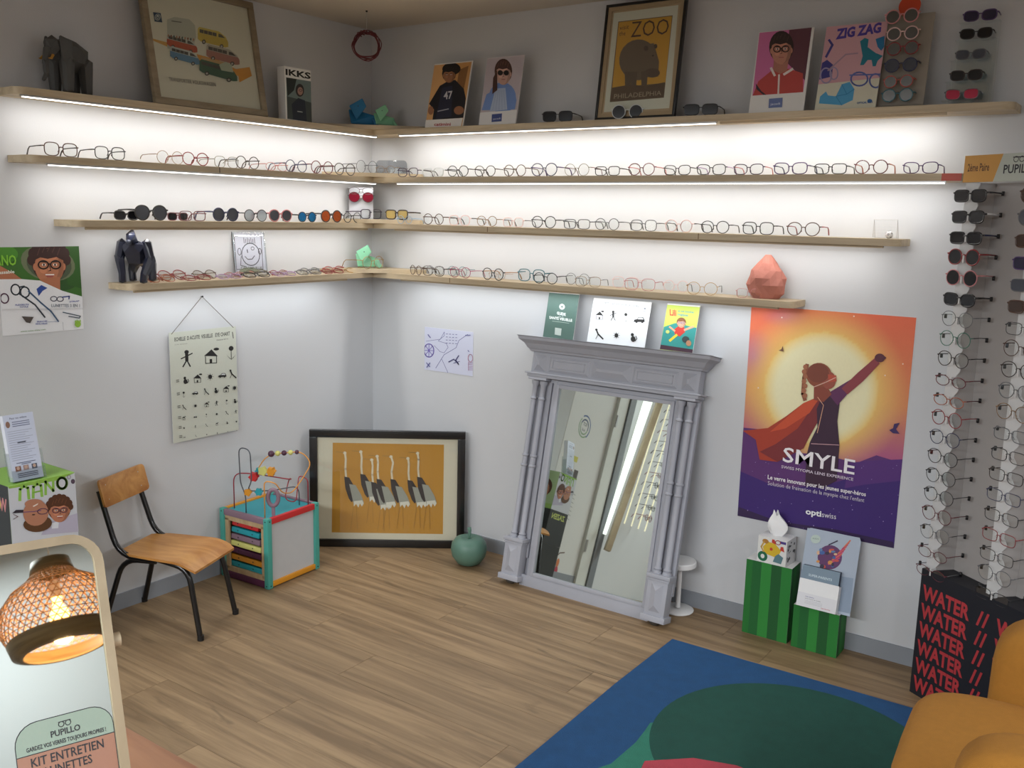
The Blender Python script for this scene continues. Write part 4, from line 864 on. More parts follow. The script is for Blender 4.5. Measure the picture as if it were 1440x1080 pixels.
def bosspanel(x0, x1, z0, z1, y, h, kind):
    bm = bmesh.new()
    q = [bm.verts.new(p) for p in ((x0, y, z0), (x1, y, z0), (x1, y, z1), (x0, y, z1))]
    if kind == 'pyr': i = min((x1-x0), (z1-z0))*.42; tt = [(x0+i, z0+i), (x1-i, z0+i), (x1-i, z1-i), (x0+i, z1-i)]
    else: i = .010; tt = [(x0+i, z0+i), (x1-i, z0+i), (x1-i, z1-i), (x0+i, z1-i)]
    w_ = [bm.verts.new((a, y-h, b)) for a, b in tt]
    for k in range(4): bm.faces.new((q[k], q[(k+1) % 4], w_[(k+1) % 4], w_[k]))
    bm.faces.new(w_); o = finish(bm, 'panel_boss', M_gp, mr)
    if kind == 'flat':
        bm = bmesh.new(); rr = [(x0+.022, z0+.018), (x1-.022, z0+.018), (x1-.022, z1-.018), (x0+.022, z1-.018)]
        tube(bm, [(a, y-h, b) for a, b in rr], .0025, 6, closed=True); finish(bm, 'bead', M_gp, o, smooth=40)
zf0, zf1, yf = .928, .998, -.0072
bosspanel(.018, .078, zf0, zf1, yf, .016, 'pyr'); bosspanel(MW-.078, MW-.018, zf0, zf1, yf, .016, 'pyr')
bosspanel(.096, .300, zf0, zf1, yf, .006, 'flat'); bosspanel(.312, .498, zf0, zf1, yf, .014, 'pyr'); bosspanel(.510, .714, zf0, zf1, yf, .006, 'flat')
# cornice: stepped outward-flaring profile swept along front and sides
bm = bmesh.new(); prof = [(0, 1.010), (.010, 1.012), (.014, 1.020), (.020, 1.024), (.034, 1.044), (.050, 1.056), (.054, 1.058), (.056, 1.070), (.062, 1.074), (0, 1.076)]
x0, x1, yf_, yb_ = .005, MW-.005, -.010, .042; rings = []
for path in ('L', 'FL', 'FR', 'R'):
    ring = []
    for o_, z_ in prof:
        p = {'L': (x0-o_, yb_), 'FL': (x0-o_, yf_-o_), 'FR': (x1+o_, yf_-o_), 'R': (x1+o_, yb_)}[path]; ring.append(bm.verts.new((p[0], p[1], z_)))
    rings.append(ring)
for A, Bq in zip(rings, rings[1:]):
    for k in range(len(prof)-1): bm.faces.new((A[k], A[k+1], Bq[k+1], Bq[k]))
bm.faces.new((rings[0][0], rings[1][0], rings[2][0], rings[3][0])[::-1]); bm.faces.new((rings[0][-1], rings[1][-1], rings[2][-1], rings[3][-1])); bm.faces.new(rings[0][::-1]); bm.faces.new(rings[3]); bm.faces.new((rings[0][0], rings[3][0], rings[3][-1], rings[0][-1]))
bmesh.ops.recalc_face_normals(bm, faces=bm.faces[:]); finish(bm, 'cornice', M_gp, mr)
for sx in (.052, MW-.052):
    bm = bmesh.new(); lathe(bm, [(0, 0), (.016, 0), (.022, .008), (.016, .016), (0, .016)], 14); finish(bm, 'foot', mat('foot_dark', (70, 66, 60), .6), mr, (sx, .0, -.0195), smooth=40)
# round two-tier stand half hidden behind the mirror
r = empty('side_stand', 'white round two-tier stand half hidden behind the grey mirror', 'stand', (1.800, -.076, .0006))
for nm, z, rad in (('base', .0, .066), ('tray', .196, .066)):
    bm = bmesh.new(); lathe(bm, [(0, z), (rad-.003, z), (rad, z+.003), (rad, z+(.006 if nm == 'base' else .020)), (rad-.003, z+(.008 if nm == 'base' else .023)), (0, z+(.008 if nm == 'base' else .023))], 32); finish(bm, nm, M_white, r, smooth=40)
bm = bmesh.new(); lathe(bm, [(.01, .014), (.01, .2)], 12); finish(bm, 'stem', M_white, r, smooth=True)

# ------------------------------------------------------------ child's school chair
M_ply = wood('chair_plywood', (160, 104, 48), (196, 144, 82), (3, 14, 14), .32)
M_steel = mat('black_steel', (20, 19, 20), .3, .2, coat=.3)
ch = empty('school_chair', "child's wooden school chair with black bent steel legs by the left wall", 'chair', (.246, -1.414, 0), rotz=math.atan2(.36, .933))
def chtube(name, pts, r_=.0105):
    bm = bmesh.new(); tube(bm, pts, r_, 10); return finish(bm, name, M_steel, ch, smooth=40)
def bend(pts, n=5):
    """round the inner corners of a polyline"""
    P = [Vector(p) for p in pts]; out = [P[0]]
    for a, b, c in zip(P, P[1:], P[2:]):
        l = min((a-b).length, (c-b).length)*.45; p0 = b+(a-b).normalized()*l; p1 = b+(c-b).normalized()*l
        for i in range(n+1): t = i/n; out.append(p0*(1-t)**2 + b*2*t*(1-t) + p1*t*t)
    return out+[P[-1]]
for s in (-1, 1):
    # front leg, running back under the seat and up to the backrest
    chtube('front_leg', bend([(.215, s*.125, .001), (.165, s*.112, .272), (.04, s*.108, .292)]))
    chtube('rear_leg', bend([(-.205, s*.128, .001), (-.12, s*.104, .276), (.02, s*.100, .280)]))
    chtube('backrest_post', bend([(.03, s*.116, .290), (-.13, s*.118, .296), (-.205, s*.112, .54)]))
for s in (-1, 1):
    for x, y in ((.215, .125), (-.205, .128)):
        bm = bmesh.new(); lathe(bm, [(0, 0), (.0125, 0), (.0125, .02), (0, .02)], 12); finish(bm, 'foot_cap', M_black, ch, (x, s*y, .0003), smooth=40)
bm = bmesh.new(); nx, ny = 16, 10; top = []; bot = []
for i in range(nx+1):
    u = i/nx; x = -.135 + .345*u; hw = .122 + .022*math.sin(u*PI*.5)
    if u < .18: hw *= (.80 + .20*math.sin(u/.18*PI/2))
    if u > .93: hw *= 1-.05*((u-.93)/.07)
    z = .305 - (0 if u < .72 else .030*((u-.72)/.28)**2) + .004*(1-u)
    zr = []; zr2 = []
    for j in range(ny+1):
        v = -1+2*j/ny; zz = z - .006*(1-v*v)*math.sin(PI*min(u*1.1, 1)); zr.append(bm.verts.new((x, v*hw, zz))); zr2.append(bm.verts.new((x, v*hw, zz-.009)))
    top.append(zr); bot.append(zr2)
for i in range(nx):
    for j in range(ny):
        bm.faces.new((top[i][j], top[i+1][j], top[i+1][j+1], top[i][j+1])); bm.faces.new((bot[i][j+1], bot[i+1][j+1], bot[i+1][j], bot[i][j]))
    bm.faces.new((top[i][0], bot[i][0], bot[i+1][0], top[i+1][0])); bm.faces.new((top[i][ny], top[i+1][ny], bot[i+1][ny], bot[i][ny]))
for j in range(ny):
    bm.faces.new((top[0][j], top[0][j+1], bot[0][j+1], bot[0][j])); bm.faces.new((top[nx][j+1], top[nx][j], bot[nx][j], bot[nx][j+1]))
bmesh.ops.recalc_face_normals(bm, faces=bm.faces[:]); finish(bm, 'seat', M_ply, ch, smooth=40)
bk = empty('tmp', 'x', 'x'); bpy.data.objects.remove(bk)
bm = bmesh.new(); n = 12; R_ = .36
def rrect(w, h, r_, n_=5):
    P = []
    for cx_, cz_, a0 in ((w/2-r_, h/2-r_, 0), (-w/2+r_, h/2-r_, 90), (-w/2+r_, -h/2+r_, 180), (w/2-r_, -h/2+r_, 270)): P += arc(cx_, cz_, r_, a0, a0+90, n_)
    return P
ol = rrect(.272, .108, .016); f = [bm.verts.new((-.006 + (y*y)*1.1, y, z)) for y, z in ol]; g = [bm.verts.new((-.006 + (y*y)*1.1-.009, y, z)) for y, z in ol]; m_ = len(ol)
for k in range(m_): bm.faces.new((f[k], f[(k+1) % m_], g[(k+1) % m_], g[k]))
cf, cg = bm.verts.new((-.006, 0, 0)), bm.verts.new((-.015, 0, 0))
for k in range(m_): bm.faces.new((f[(k+1) % m_], f[k], cf)); bm.faces.new((g[k], g[(k+1) % m_], cg))
bmesh.ops.recalc_face_normals(bm, faces=bm.faces[:])
br = finish(bm, 'backrest', M_ply, ch, (-.182, -.006, .535), smooth=50, rot=(0, -math.radians(14), 0))
for y in (-.10, .10):
    for z in (-.028, .028): 
        bm = bmesh.new(); lathe(bm, [(.006, 0), (.005, .003), (0, .004)], 10); finish(bm, 'rivet', M_alu, br, (-.006+y*y*1.1+.0002, y, z), smooth=True, rot=(0, PI/2, 0))

# ------------------------------------------------------------ activity cube
ac = empty('activity_cube', 'colourful wooden activity cube with wire bead maze on top, next to the chair', 'toy', (.317, -.977, .0008), rotz=math.radians(3.3))
CW, CD, CH = .295, .312, .312    # extends to -x and +y from the near corner
M_teal = mat('paint_teal', (72, 160, 148), .45); M_red = mat('paint_red', (196, 44, 46), .45); M_mauve = mat('paint_mauve', (134, 108, 122), .5); M_plum = mat('paint_plum', (84, 36, 66), .5)
M_orange = mat('paint_orange', (214, 144, 36), .45); M_lime = mat('paint_pale_yellow', (208, 206, 120), .5); M_turq = mat('paint_turquoise', (40, 154, 166), .4); M_birch = wood('birch', (176, 148, 110), (196, 170, 132), (20, 20, 3), .5); M_whiteb = mat('whiteboard', (188, 190, 192), .35)
for i, j in ((0, 0), (1, 0), (0, 1), (1, 1)):
    p = box('corner_post', (-.013-(CW-.026)*i, .013+(CD-.026)*j, CH/2), (.026, .026, CH), M_teal, ac, bev=.003)
    if (i, j) != (1, 1):
        for z in (.012, CH-.012):
            for c, rr in (((.0132, .0, z-CH/2), (0, PI/2, 0)), ((0, -.0132, z-CH/2), (PI/2, 0, 0))):
                bm = bmesh.new(); lathe(bm, [(.003, -.0005), (.003, .0008), (0, .0008)], 8); finish(bm, 'screw', M_black, p, c, rot=rr)
def rail(c, s, m): return box('rail', c, s, m, ac, bev=.002)
rail((-CW/2, .010, CH-.014), (CW-.052, .018, .026), M_mauve); rail((-CW/2, .010, .016), (CW-.052, .018, .028), M_plum)
rail((-.010, CD/2, CH-.014), (.018, CD-.052, .026), M_red); rail((-.010, CD/2, .016), (.018, CD-.052, .022), M_orange)
rail((-CW/2, CD-.010, CH-.014), (CW-.052, .018, .026), M_mauve); rail((-CW+.010, CD/2, CH-.014), (.018, CD-.052, .026), M_orange)
box('top_panel', (-CW/2, CD/2, CH-.013), (CW-.036, CD-.036, .010), M_turq, ac)
box('side_panel', (-.014, CD/2, CH/2), (.006, CD-.05, CH-.05), M_whiteb, ac)
box('side_panel', (-CW/2, CD-.014, CH/2), (CW-.05, .006, CH-.05), M_birch, ac); box('side_panel', (-CW+.014, CD/2, CH/2), (.006, CD-.05, CH-.05), M_birch, ac)
bm = bmesh.new(); a, b2 = -.030, -CW+.030
for c, s in (((-CW/2, .013, CH-.038), (CW-.052, .010, .024)), ((-CW/2, .013, .040), (CW-.052, .010, .022)), ((-.036, .013, CH/2), (.022, .010, CH-.08)), ((-CW+.036, .013, CH/2), (.022, .010, CH-.08))): addbox(bm, c, s)
finish(bm, 'front_frame', M_birch, ac); box('inside_back', (-CW/2, .075, CH/2), (CW-.08, .004, CH-.08), mat('dark_inside', (42, 20, 22), .8), ac)
for i, mm in enumerate((M_red, M_turq, M_mauve, M_lime, M_plum, M_orange, M_turq)):
    z = CH-.062-i*.0315; s = box('slat', (-CW/2-.010, .030, z), (.165+.008*i, .022, .023), mm, ac, bev=.004)
    s.rotation_euler = (math.radians(-8), 0, math.radians(-1))
    for x in (-.045, .045):
        bm = bmesh.new(); lathe(bm, [(.003, 0), (.003, .0008), (0, .0008)], 8); finish(bm, 'dot', M_black, s, (x, -.0112, 0), rot=(PI/2, 0, 0))
zt = CH-.008
def wire(pts, m, r_=.0026): bm = bmesh.new(); tube(bm, bend(pts, 6), r_, 8); return finish(bm, 'wire', m, ac, smooth=True)
M_wr = mat('wire_red', (150, 36, 50), .35); M_wg = mat('wire_grey', (80, 84, 92), .35); M_wo = mat('wire_orange', (220, 150, 60), .35)
wire([(-.255, .05, zt), (-.255, .05, zt+.16), (-.16, .07, zt+.17), (-.05, .20, zt+.13), (-.11, .24, zt+.12), (-.10, .20, zt+.03), (-.05, .22, zt+.02), (-.07, .26, zt+.135), (-.03, .275, zt+.12), (-.03, .275, zt)], M_wr)
wire([(-.165, .035, zt), (-.165, .035, zt+.08), (-.19, .03, zt+.13), (-.195, .03, zt+.29), (-.125, .03, zt+.29), (-.12, .03, zt+.15), (-.155, .035, zt+.10), (-.10, .12, zt+.09), (-.06, .25, zt+.09), (-.06, .25, zt)], M_wg)
wire([(-.045, .03, zt), (-.045, .03, zt+.165), (.0, .05, zt+.16), (-.01, .10, zt+.10), (-.05, .20, zt+.07), (-.02, .24, zt+.14), (.0, .27, zt+.20), (-.04, .25, zt+.25), (-.15, .15, zt+.24), (-.19, .12, zt+.16)], M_wo)
M_purple = mat('bead_plum', (80, 44, 66), .35); 
def bead(name, p, m, r_): bm = bmesh.new(); bmesh.ops.create_uvsphere(bm, u_segments=14, v_segments=9, radius=r_); return finish(bm, name, m, ac, p, smooth=True)
for i, (mm, r_) in enumerate(((M_purple, .0145), (M_lime, .012), (M_purple, .012), (M_lime, .0115), (M_purple, .010))): t = i/4; bead('bead', (-.135+.078*t, .160+.078*t, zt+.243+.004*t), mm, r_)
def star(name, p, m, r_, n_, t_=.014, rr=(PI/2, 0, .5)):
    bm = bmesh.new(); pts = [((r_*(1 if k % 2 == 0 else .72))*math.cos(PI*k/n_), (r_*(1 if k % 2 == 0 else .72))*math.sin(PI*k/n_)) for k in range(2*n_)]; prism(bm, pts, -t_/2, t_/2); return finish(bm, name, m, ac, p, rot=rr)
star('star_bead', (-.155, .075, zt+.155), M_red, .022, 6, .026); star('star_bead', (-.150, .10, zt+.175), M_turq, .018, 6); star('star_bead', (-.125, .10, zt+.180), M_lime, .022, 5, .02); star('star_bead', (-.095, .12, zt+.178), M_orange, .021, 6, .026)
star('star_bead', (-.150, .035, zt+.095), M_orange, .018, 5); star('star_bead', (-.105, .055, zt+.100), M_turq, .018, 6)
bm = bmesh.new(); tube(bm, [(.022*math.cos(t*PI/8), 0, .036*math.sin(t*PI/8)) for t in range(16)], .009, 8, closed=True); finish(bm, 'loop_toy', M_mauve, ac, (-.030, .065, zt+.085), smooth=True, rot=(0, 0, .7)); box('loop_stem', (-.030, .065, zt+.022), (.014, .014, .044), M_mauve, ac, rz=.7)
# ------------------------------------------------------------ green apple, coral vase
ap = empty('apple_ornament', 'matt green apple-shaped ornament on the floor between picture and mirror', 'ornament', (.800, -.205, .0006)); 
bm = bmesh.new(); lathe(bm, [(0, .003), (.030, 0), (.055, .012), (.078, .045), (.084, .075), (.080, .105), (.062, .128), (.038, .136), (.020, .130), (0, .118)], 36); finish(bm, 'body', mat('apple_green', (88, 122, 108), .45, bump=(50, .1)), ap, smooth=True)
bm = bmesh.new(); tube(bm, [(0, 0, .115), (.002, 0, .145), (.0, .004, .165), (-.006, .006, .176)], .007, 10, radii=[.005, .006, .008, .010]); finish(bm, 'stem', mat('apple_green', (88, 122, 108)), ap, smooth=True)
bm = bmesh.new(); 
lathe(bm, [(0, 0), (.050, 0), (.066, .020), (.075, .050), (.072, .076), (.058, .104), (.038, .130), (.020, .152), (.011, .162), (.007, .160), (0, .150)], 16)
for v in bm.verts:
    k = 1+.07*math.sin(v.co.z*90+math.atan2(v.co.y, v.co.x)*3); v.co.x *= k; v.co.y *= .62*k
bmesh.ops.triangulate(bm, faces=bm.faces[:]); tag(finish(bm, 'faceted_vase', mat('coral_clay', (172, 108, 94), .7, noise=(12, .06), bump=(60, .3)), loc=(2.078, -.062, ZT[4]+.0005)), 'coral pink faceted clay vase at the right end of the lowest shelf', 'vase')
# ------------------------------------------------------------ little goal on the third shelf
gl = empty('toy_goal', 'tiny clear goal frame with a football at the end of the third shelf', 'toy', (2.452, -.075, ZT[3]+.0005))
bm = bmesh.new(); tube(bm, [(0, 0, .001), (0, 0, .064), (.078, 0, .064), (.078, 0, .001)], .0013, 6); tube(bm, [(0, .03, .001), (0, 0, .064)], .0009, 6); tube(bm, [(.078, .03, .001), (.078, 0, .064)], .0009, 6); tube(bm, [(0, .03, .001), (.078, .03, .001)], .0009, 6); finish(bm, 'goal_frame', mat('goal_frame_grey', (196, 196, 196), .3), gl)
bm = bmesh.new()
for i in range(9): tube(bm, [(i*.078/8, 0, .063), (i*.078/8, .03, .002)], .00025, 3)
for i in range(6): tube(bm, [(0, .03*i/6, .064-.062*i/6), (.078, .03*i/6, .064-.062*i/6)], .00025, 3)
finish(bm, 'net', mat('net_white', (214, 214, 214), .8), gl)
bm = bmesh.new(); bmesh.ops.create_icosphere(bm, subdivisions=3, radius=.013); 
fb = finish(bm, 'football', mat('football_white', (230, 230, 230), .4), loc=(2.512, -.100, ZT[3]+.0136), smooth=True); tag(fb, 'black-and-white mini football in front of the tiny goal', 'ball')
for k, dv in enumerate(((0, -1, .1), (-.8, -.5, .45), (.8, -.5, .5), (-.3, -.6, -.8), (.6, -.5, -.7), (0, -.3, 1), (0, 1, 0))):
    d_ = Vector(dv).normalized(); bm = bmesh.new(); u_ = d_.orthogonal().normalized(); w_ = d_.cross(u_)
    vs = [bm.verts.new((d_*.97+(u_*math.cos(i*2*PI/5)+w_*math.sin(i*2*PI/5))*.30).normalized()*.0133) for i in range(5)]; bm.faces.new(vs); finish(bm, 'patch', M_black, fb)
# ------------------------------------------------------------ faceted figures
M_char = mat('charcoal_resin', (72, 72, 70), .6); M_nvy = mat('navy_lacquer', (26, 30, 46), .25, coat=.3)
el = empty('elephant_figurine', 'dark grey faceted elephant figurine at the left of the top shelf', 'figurine', (.080, -1.605, ZT[1]+.0004), rotz=math.radians(-70))
# local: +x forward
bm = bmesh.new()
hull(bm, [((-.035, 0, .130), (.050, .048, .054)), ((.025, 0, .134), (.048, .048, .056)), ((-.005, 0, .172), (.034, .024, .016))])
for x, y in ((.040, .026), (.040, -.026), (-.052, .026), (-.052, -.026)): hull(bm, [((x, y, .105), .029), ((x*1.02, y, .055), .023), ((x*1.03, y, .008), (.021, .021, .008))], 1)
finish(bm, 'body', M_char, el)
bm = bmesh.new(); hull(bm, [((.075, 0, .155), (.030, .030, .032)), ((.085, 0, .130), (.018, .018, .020))]); hull(bm, [((.098, 0, .135), .016), ((.112, 0, .095), .012)], 1); hull(bm, [((.112, 0, .095), .012), ((.110, 0, .055), .009)], 1); hull(bm, [((.110, 0, .055), .009), ((.124, 0, .035), .007)], 1); finish(bm, 'head', M_char, el)
for s in (-1, 1):
    bm = bmesh.new(); hull(bm, [((.068, s*.030, .180), .006), ((.048, s*.054, .168), .004), ((.040, s*.050, .112), .004), ((.062, s*.030, .112), .005)], 1); finish(bm, 'ear', M_char, el)
    bm = bmesh.new(); tube(bm, [(.095, s*.018, .118), (.108, s*.022, .105), (.120, s*.020, .104)], .004, 6, radii=[.0045, .004, .001]); finish(bm, 'tusk', mat('ochre_tusk', (176, 130, 50), .5), el)
bm = bmesh.new(); tube(bm, [(-.078, 0, .14), (-.088, 0, .11), (-.088, 0, .075)], .003, 5); finish(bm, 'tail', M_char, el)
go = empty('gorilla_figurine', 'glossy dark navy faceted gorilla figurine on the lowest left shelf', 'figurine', (.078, -1.372, ZT[4]+.0004), rotz=math.radians(-56))
bm = bmesh.new(); hull(bm, [((.022, 0, .132), (.036, .056, .034)), ((-.012, 0, .118), (.036, .046, .038)), ((.010, 0, .085), (.028, .044, .026))], 1); hull(bm, [((-.045, 0, .085), (.032, .036, .030)), ((-.010, 0, .105), (.03, .036, .03))], 1); finish(bm, 'torso', M_nvy, go)
bm = bmesh.new(); hull(bm, [((.048, 0, .178), (.020, .019, .016)), ((.035, 0, .196), (.010, .008, .006)), ((.062, 0, .160), (.012, .014, .010)), ((.030, 0, .150), (.020, .024, .014))], 1); finish(bm, 'head', M_nvy, go)
bm = bmesh.new(); hull(bm, [((.072, 0, .158), (.006, .011, .008)), ((.066, 0, .150), (.006, .010, .006))], 1); finish(bm, 'muzzle', mat('navy_grey', (62, 66, 78), .35), go)
for s in (-1, 1):
    bm = bmesh.new(); hull(bm, [((.020, s*.048, .146), (.024, .020, .022)), ((.022, s*.060, .092), (.020, .018, .020))], 1); hull(bm, [((.022, s*.060, .094), .020), ((.044, s*.042, .034), .015), ], 1); hull(bm, [((.044, s*.042, .034), .015), ((.050, s*.040, .008), (.018, .015, .008))], 1); finish(bm, 'arm', M_nvy, go)
    bm = bmesh.new(); hull(bm, [((-.050, s*.030, .080), .024), ((-.040, s*.040, .040), .016)], 1); hull(bm, [((-.040, s*.040, .040), .016), ((-.042, s*.038, .008), (.022, .015, .008))], 1); finish(bm, 'leg', M_nvy, go)
# folded paper-like animals in the corner
def paper(name, label, pos, rz, m, S_=1.0):
    r = empty(name, label, 'figurine', pos, rotz=rz); r.scale = (S_,)*3
    bm = bmesh.new(); hull(bm, [((-.02, -.02, .085), .004), ((.035, -.015, .118), .004), ((.052, -.018, .085), .004), ((.010, -.02, .030), .004), ((.0, .02, .09), .004)], 1); finish(bm, 'head', m, r)
    bm = bmesh.new(); hull(bm, [((-.03, .02, .07), .004), ((-.015, .0, .012), .006), ((.035, .015, .010), .005), ((.095, .03, .010), .005), ((.085, .02, .045), .004), ((.03, .03, .06), .005)], 1); finish(bm, 'body', m, r)
    for y in (.002, .034): bm = bmesh.new(); hull(bm, [((.085, y, .028), .006), ((.095, y, .0062), .006), ((.105, y, .0062), .004)], 1); finish(bm, 'foot', m, r)
    bm = bmesh.new(); lathe(bm, [(.003, 0), (.003, .001), (0, .001)], 8); finish(bm, 'eye', M_black, r, (.018, -.0245, .085), rot=(PI/2, 0, 0)); return r
zc1 = ZT[1]+.0185
paper('paper_animal', 'blue faceted folded animal in the corner of the top shelf', (.098, -.215, zc1), math.radians(36), mat('paper_blue', (26, 112, 160), .6), .98)
paper('paper_animal', 'mint green faceted folded animal right of the blue one, top shelf', (.190, -.150, zc1), math.radians(42), mat('paper_mint', (128, 190, 152), .6), .78)
paper('paper_animal', 'pale green faceted folded animal in the corner of the lowest shelf', (.070, -.150, ZT[4]+.0185), math.radians(36), mat('paper_pale_green', (140, 214, 176), .6), .92)
# sunglasses card in the corner, third shelf
r = empty('sunglasses_display', 'grey card display of clip-on sunglasses in the corner below the second shelf', 'display', (.072, -.152, ZT[3]+.0186), rotz=math.radians(45))
box('card', (0, .010, .075), (.115, .003, .150), mat('display_grey', (196, 198, 204), .4), r); box('foot', (0, .0, .0015), (.115, .05, .003), M_acryl, r)
for z in (.104, .134): box('peg', (0, .0, z), (.014, .017, .006), M_white, r)
glasses((.072+.008, -.152-.008, ZT[3]+.0186+.078), math.radians(45), .125, 'panto', 'black', None, 'red mirror', 'round black sunglasses with red mirrored lenses hanging on the corner card', '', .0014, name='sunglasses', temples=False)
glasses((.072+.008, -.152-.008, ZT[3]+.0186+.115), math.radians(45), .125, 'oval', 'dark brown', None, 'clear', 'clear dark-rimmed glasses above the red-mirrored pair on the corner card', '', .0012, temples=False)
r = empty('acrylic_riser', 'small clear acrylic panel behind the corner glasses, second shelf', 'stand', (.175, -.050, ZT[2]+.0186), rotz=math.radians(20))
bm = bmesh.new(); prism(bm, [(-.08, 0), (.08, 0), (.08, .045)]+arc(.060, .045, .02, 0, 90, 5)+arc(-.060, .045, .02, 90, 180, 5), 0, .003, 'y'); finish(bm, 'panel', clear('acrylic_grey', (226, 228, 230), .08), r)
# ------------------------------------------------------------ wire wreath hanging from the ceiling
wr = empty('hanging_wreath', 'dark red twisted wire wreath hanging from the ceiling near the corner', 'decoration', (.30, -.345, ZC-.0005))
zc_ = on(0, .30, 517, 64)[2]-ZC
M_wre = mat('wreath_red', (96, 26, 34), .5); rnd = random.Random(3)
for k in range(7):
    bm = bmesh.new(); rr = .056+rnd.uniform(-.006, .006); ox, oz, ph = rnd.uniform(-.004, .004), rnd.uniform(-.006, .004), rnd.uniform(0, 6)
    tube(bm, [((rr+.004*math.sin(3*t+ph))*math.cos(t)+ox, .007*math.sin(2*t+ph), (rr+.003*math.cos(4*t+ph))*math.sin(t)+oz) for t in [i*2*PI/36 for i in range(36)]], .0022, 5, closed=True); finish(bm, 'twig', M_wre, wr, (0, 0, zc_), smooth=True, rot=(0, 0, math.radians(36)))
bm = bmesh.new()
for k in range(6): t = math.radians(55+k*14); tube(bm, [(.056*math.cos(t)+.010*math.cos(q*1.2), .008*math.sin(q*1.2), .056*math.sin(t)+.010*math.sin(q*.9)) for q in range(7)], .0022, 5)
finish(bm, 'knot', M_wre, wr, (0, 0, zc_), smooth=True, rot=(0, 0, math.radians(36)))
bm = bmesh.new(); tube(bm, [(0, 0, zc_+.058), (0, 0, -.004)], .0016, 6); finish(bm, 'ribbon', mat('ribbon_white', (190, 186, 180), .7), wr); bm = bmesh.new(); lathe(bm, [(0, 0), (.005, 0), (.004, -.006), (0, -.007)], 8); finish(bm, 'hook', M_black, wr)

# ------------------------------------------------------------ stands of sunglasses at the right end of the top shelf
r = empty('sunglasses_stand', 'upright beige card stand holding small sunglasses, with orange disc on top', 'display', (2.437, -.105, ZT[1]+.0005), rot=(-math.radians(9), 0, 0))
box('panel', (.070, .006, .155), (.150, .003, .31), mat('stand_beige', (150, 142, 130), .6), r); box('base', (.070, -.002, .002), (.150, .03, .004), M_acryl, r)
bm = bmesh.new(); lathe(bm, [(0, 0), (.035, 0), (.035, .004), (0, .004)], 28); finish(bm, 'disc', mat('disc_orange', (200, 70, 36), .5), r, (.062, .004, .337), rot=(PI/2, 0, 0))
tp = [(1248, 1300, 22, 'pink', 'pale pink', 'topmost of the six, with sun visor strap'), (1250, 1300, 46, 'pale pink', 'pale pink', 'second from the top of the six'), (1250, 1300, 67, 'red', 'maroon', 'third from the top of the six'), (1247, 1298, 91, 'navy', 'navy', 'fourth from the top of the six'), (1246, 1292, 113, 'coral', 'coral', 'fifth from the top of the six'), (1243, 1292, 133, 'teal', 'grey', 'lowest of the six')]
for i, (x0, x1, y, c, _, lw) in enumerate(tp):
    d_ = .128 - .020*(133-y)/111*1.6; a, b_ = on(1, -d_, x0, y)[0], on(1, -d_, x1, y)[0]; z = on(1, -d_, (x0+x1)/2, y)[2]
    glasses(((a+b_)/2-.012, -d_, z-.023), 0, (b_-a)*.93, 'round', c, None, 'silver mirror' if i != 3 else 'grey', '%s baby sunglasses, %s on the beige stand' % ({'teal': 'slate', 'coral': 'coral red'}.get(c, c), lw), 'baby sunglasses on the beige stand', .0026, name='sunglasses', short=True, temples=i > 2)
    box('peg', ((a+b_)/2-.012-2.437, -.004-.01, (z-1.986)/math.cos(.157)+.004), (.006, .03, .004), M_acryl, r)
r = empty('sunglasses_stand', 'clear stepped acrylic stand holding five wraparound sunglasses', 'display', (2.640, -.130, ZT[1]+.0005))
tp = [(1354, 1404, 20, 'purple', 'violet', 'topmost'), (1349, 1397, 45, 'black', 'smoke', 'second from top'), (1343, 1388, 74, 'grey', 'grey', 'middle'), (1335, 1383, 104, 'dark brown', 'smoke', 'second from bottom'), (1328, 1378, 131, 'grey', 'red mirror', 'lowest')]
for i, (x0, x1, y, c, ln, lw) in enumerate(tp):
    d_ = .125 - .014*(4-i); a, b_ = on(1, -d_, x0, y)[0], on(1, -d_, x1, y)[0]; z = on(1, -d_, (x0+x1)/2, y)[2]-.021
    glasses(((a+b_)/2, -d_, z), 0, (b_-a)*.98, 'cat', c, None, ln, '%s wraparound sunglasses%s, %s on the clear stepped stand' % (c, ' with red lenses' if ln == 'red mirror' else '', lw), 'wraparound sunglasses on the clear stand', .0024, name='sunglasses', short=True)
    box('step', ((a+b_)/2-2.640, -d_+.030+.130-.022+.014, (z-(ZT[1]+.0005))/2-.001), (.120, .002, max(z-(ZT[1]+.0005)-.001, .004)), M_acryl, r)
    box('step_ledge', ((a+b_)/2-2.640, -d_+.130+.008, z-(ZT[1]+.0005)-.0015), (.120, .030, .002), M_acryl, r)

# ------------------------------------------------------------ glasses tower
TH_ = -math.radians(32); U = np.array([math.cos(TH_), math.sin(TH_), 0]); NB = np.array([-U[1], U[0], 0]); P0 = np.array([2.745, -.205, 0.0]); NF = -NB
# keep the back corner clear of the wall
tw = empty('glasses_tower', 'glasses display tower on dark printed pedestal, white wavy strips, at right edge', 'display', (P0[0], P0[1], .0006), rotz=TH_)
M_dk = mat('pedestal_dark', (20, 22, 32), .55); M_tw = mat('tower_white', (206, 206, 206), .45); M_tg = mat('tower_grey', (170, 166, 164), .6)
TW = .62
bm = bmesh.new(); prism(bm, [(0, 0), (TW, 0), (TW, .30), (.385, .30), (0, .10)], 0, .452); finish(bm, 'pedestal', M_dk, tw)
S = Sheet(TW, .452, None, None, '161822', .00006); 
for i in range(6):
    z = .352-i*.0660; zz = z-.004
    S.text('WATER', (.012, zz), (.205, zz), .050, 'b0343a', up=(0, .052), bold=.035); S.text('//', (.232, zz), (.278, zz), .05, 'b0343a', up=(0, .052), bold=.02); S.text('WATER', (.305, zz), (.500, zz), .05, 'b0343a', up=(0, .052), bold=.035)
S.build('print', tw, (0, -.0008, 0))
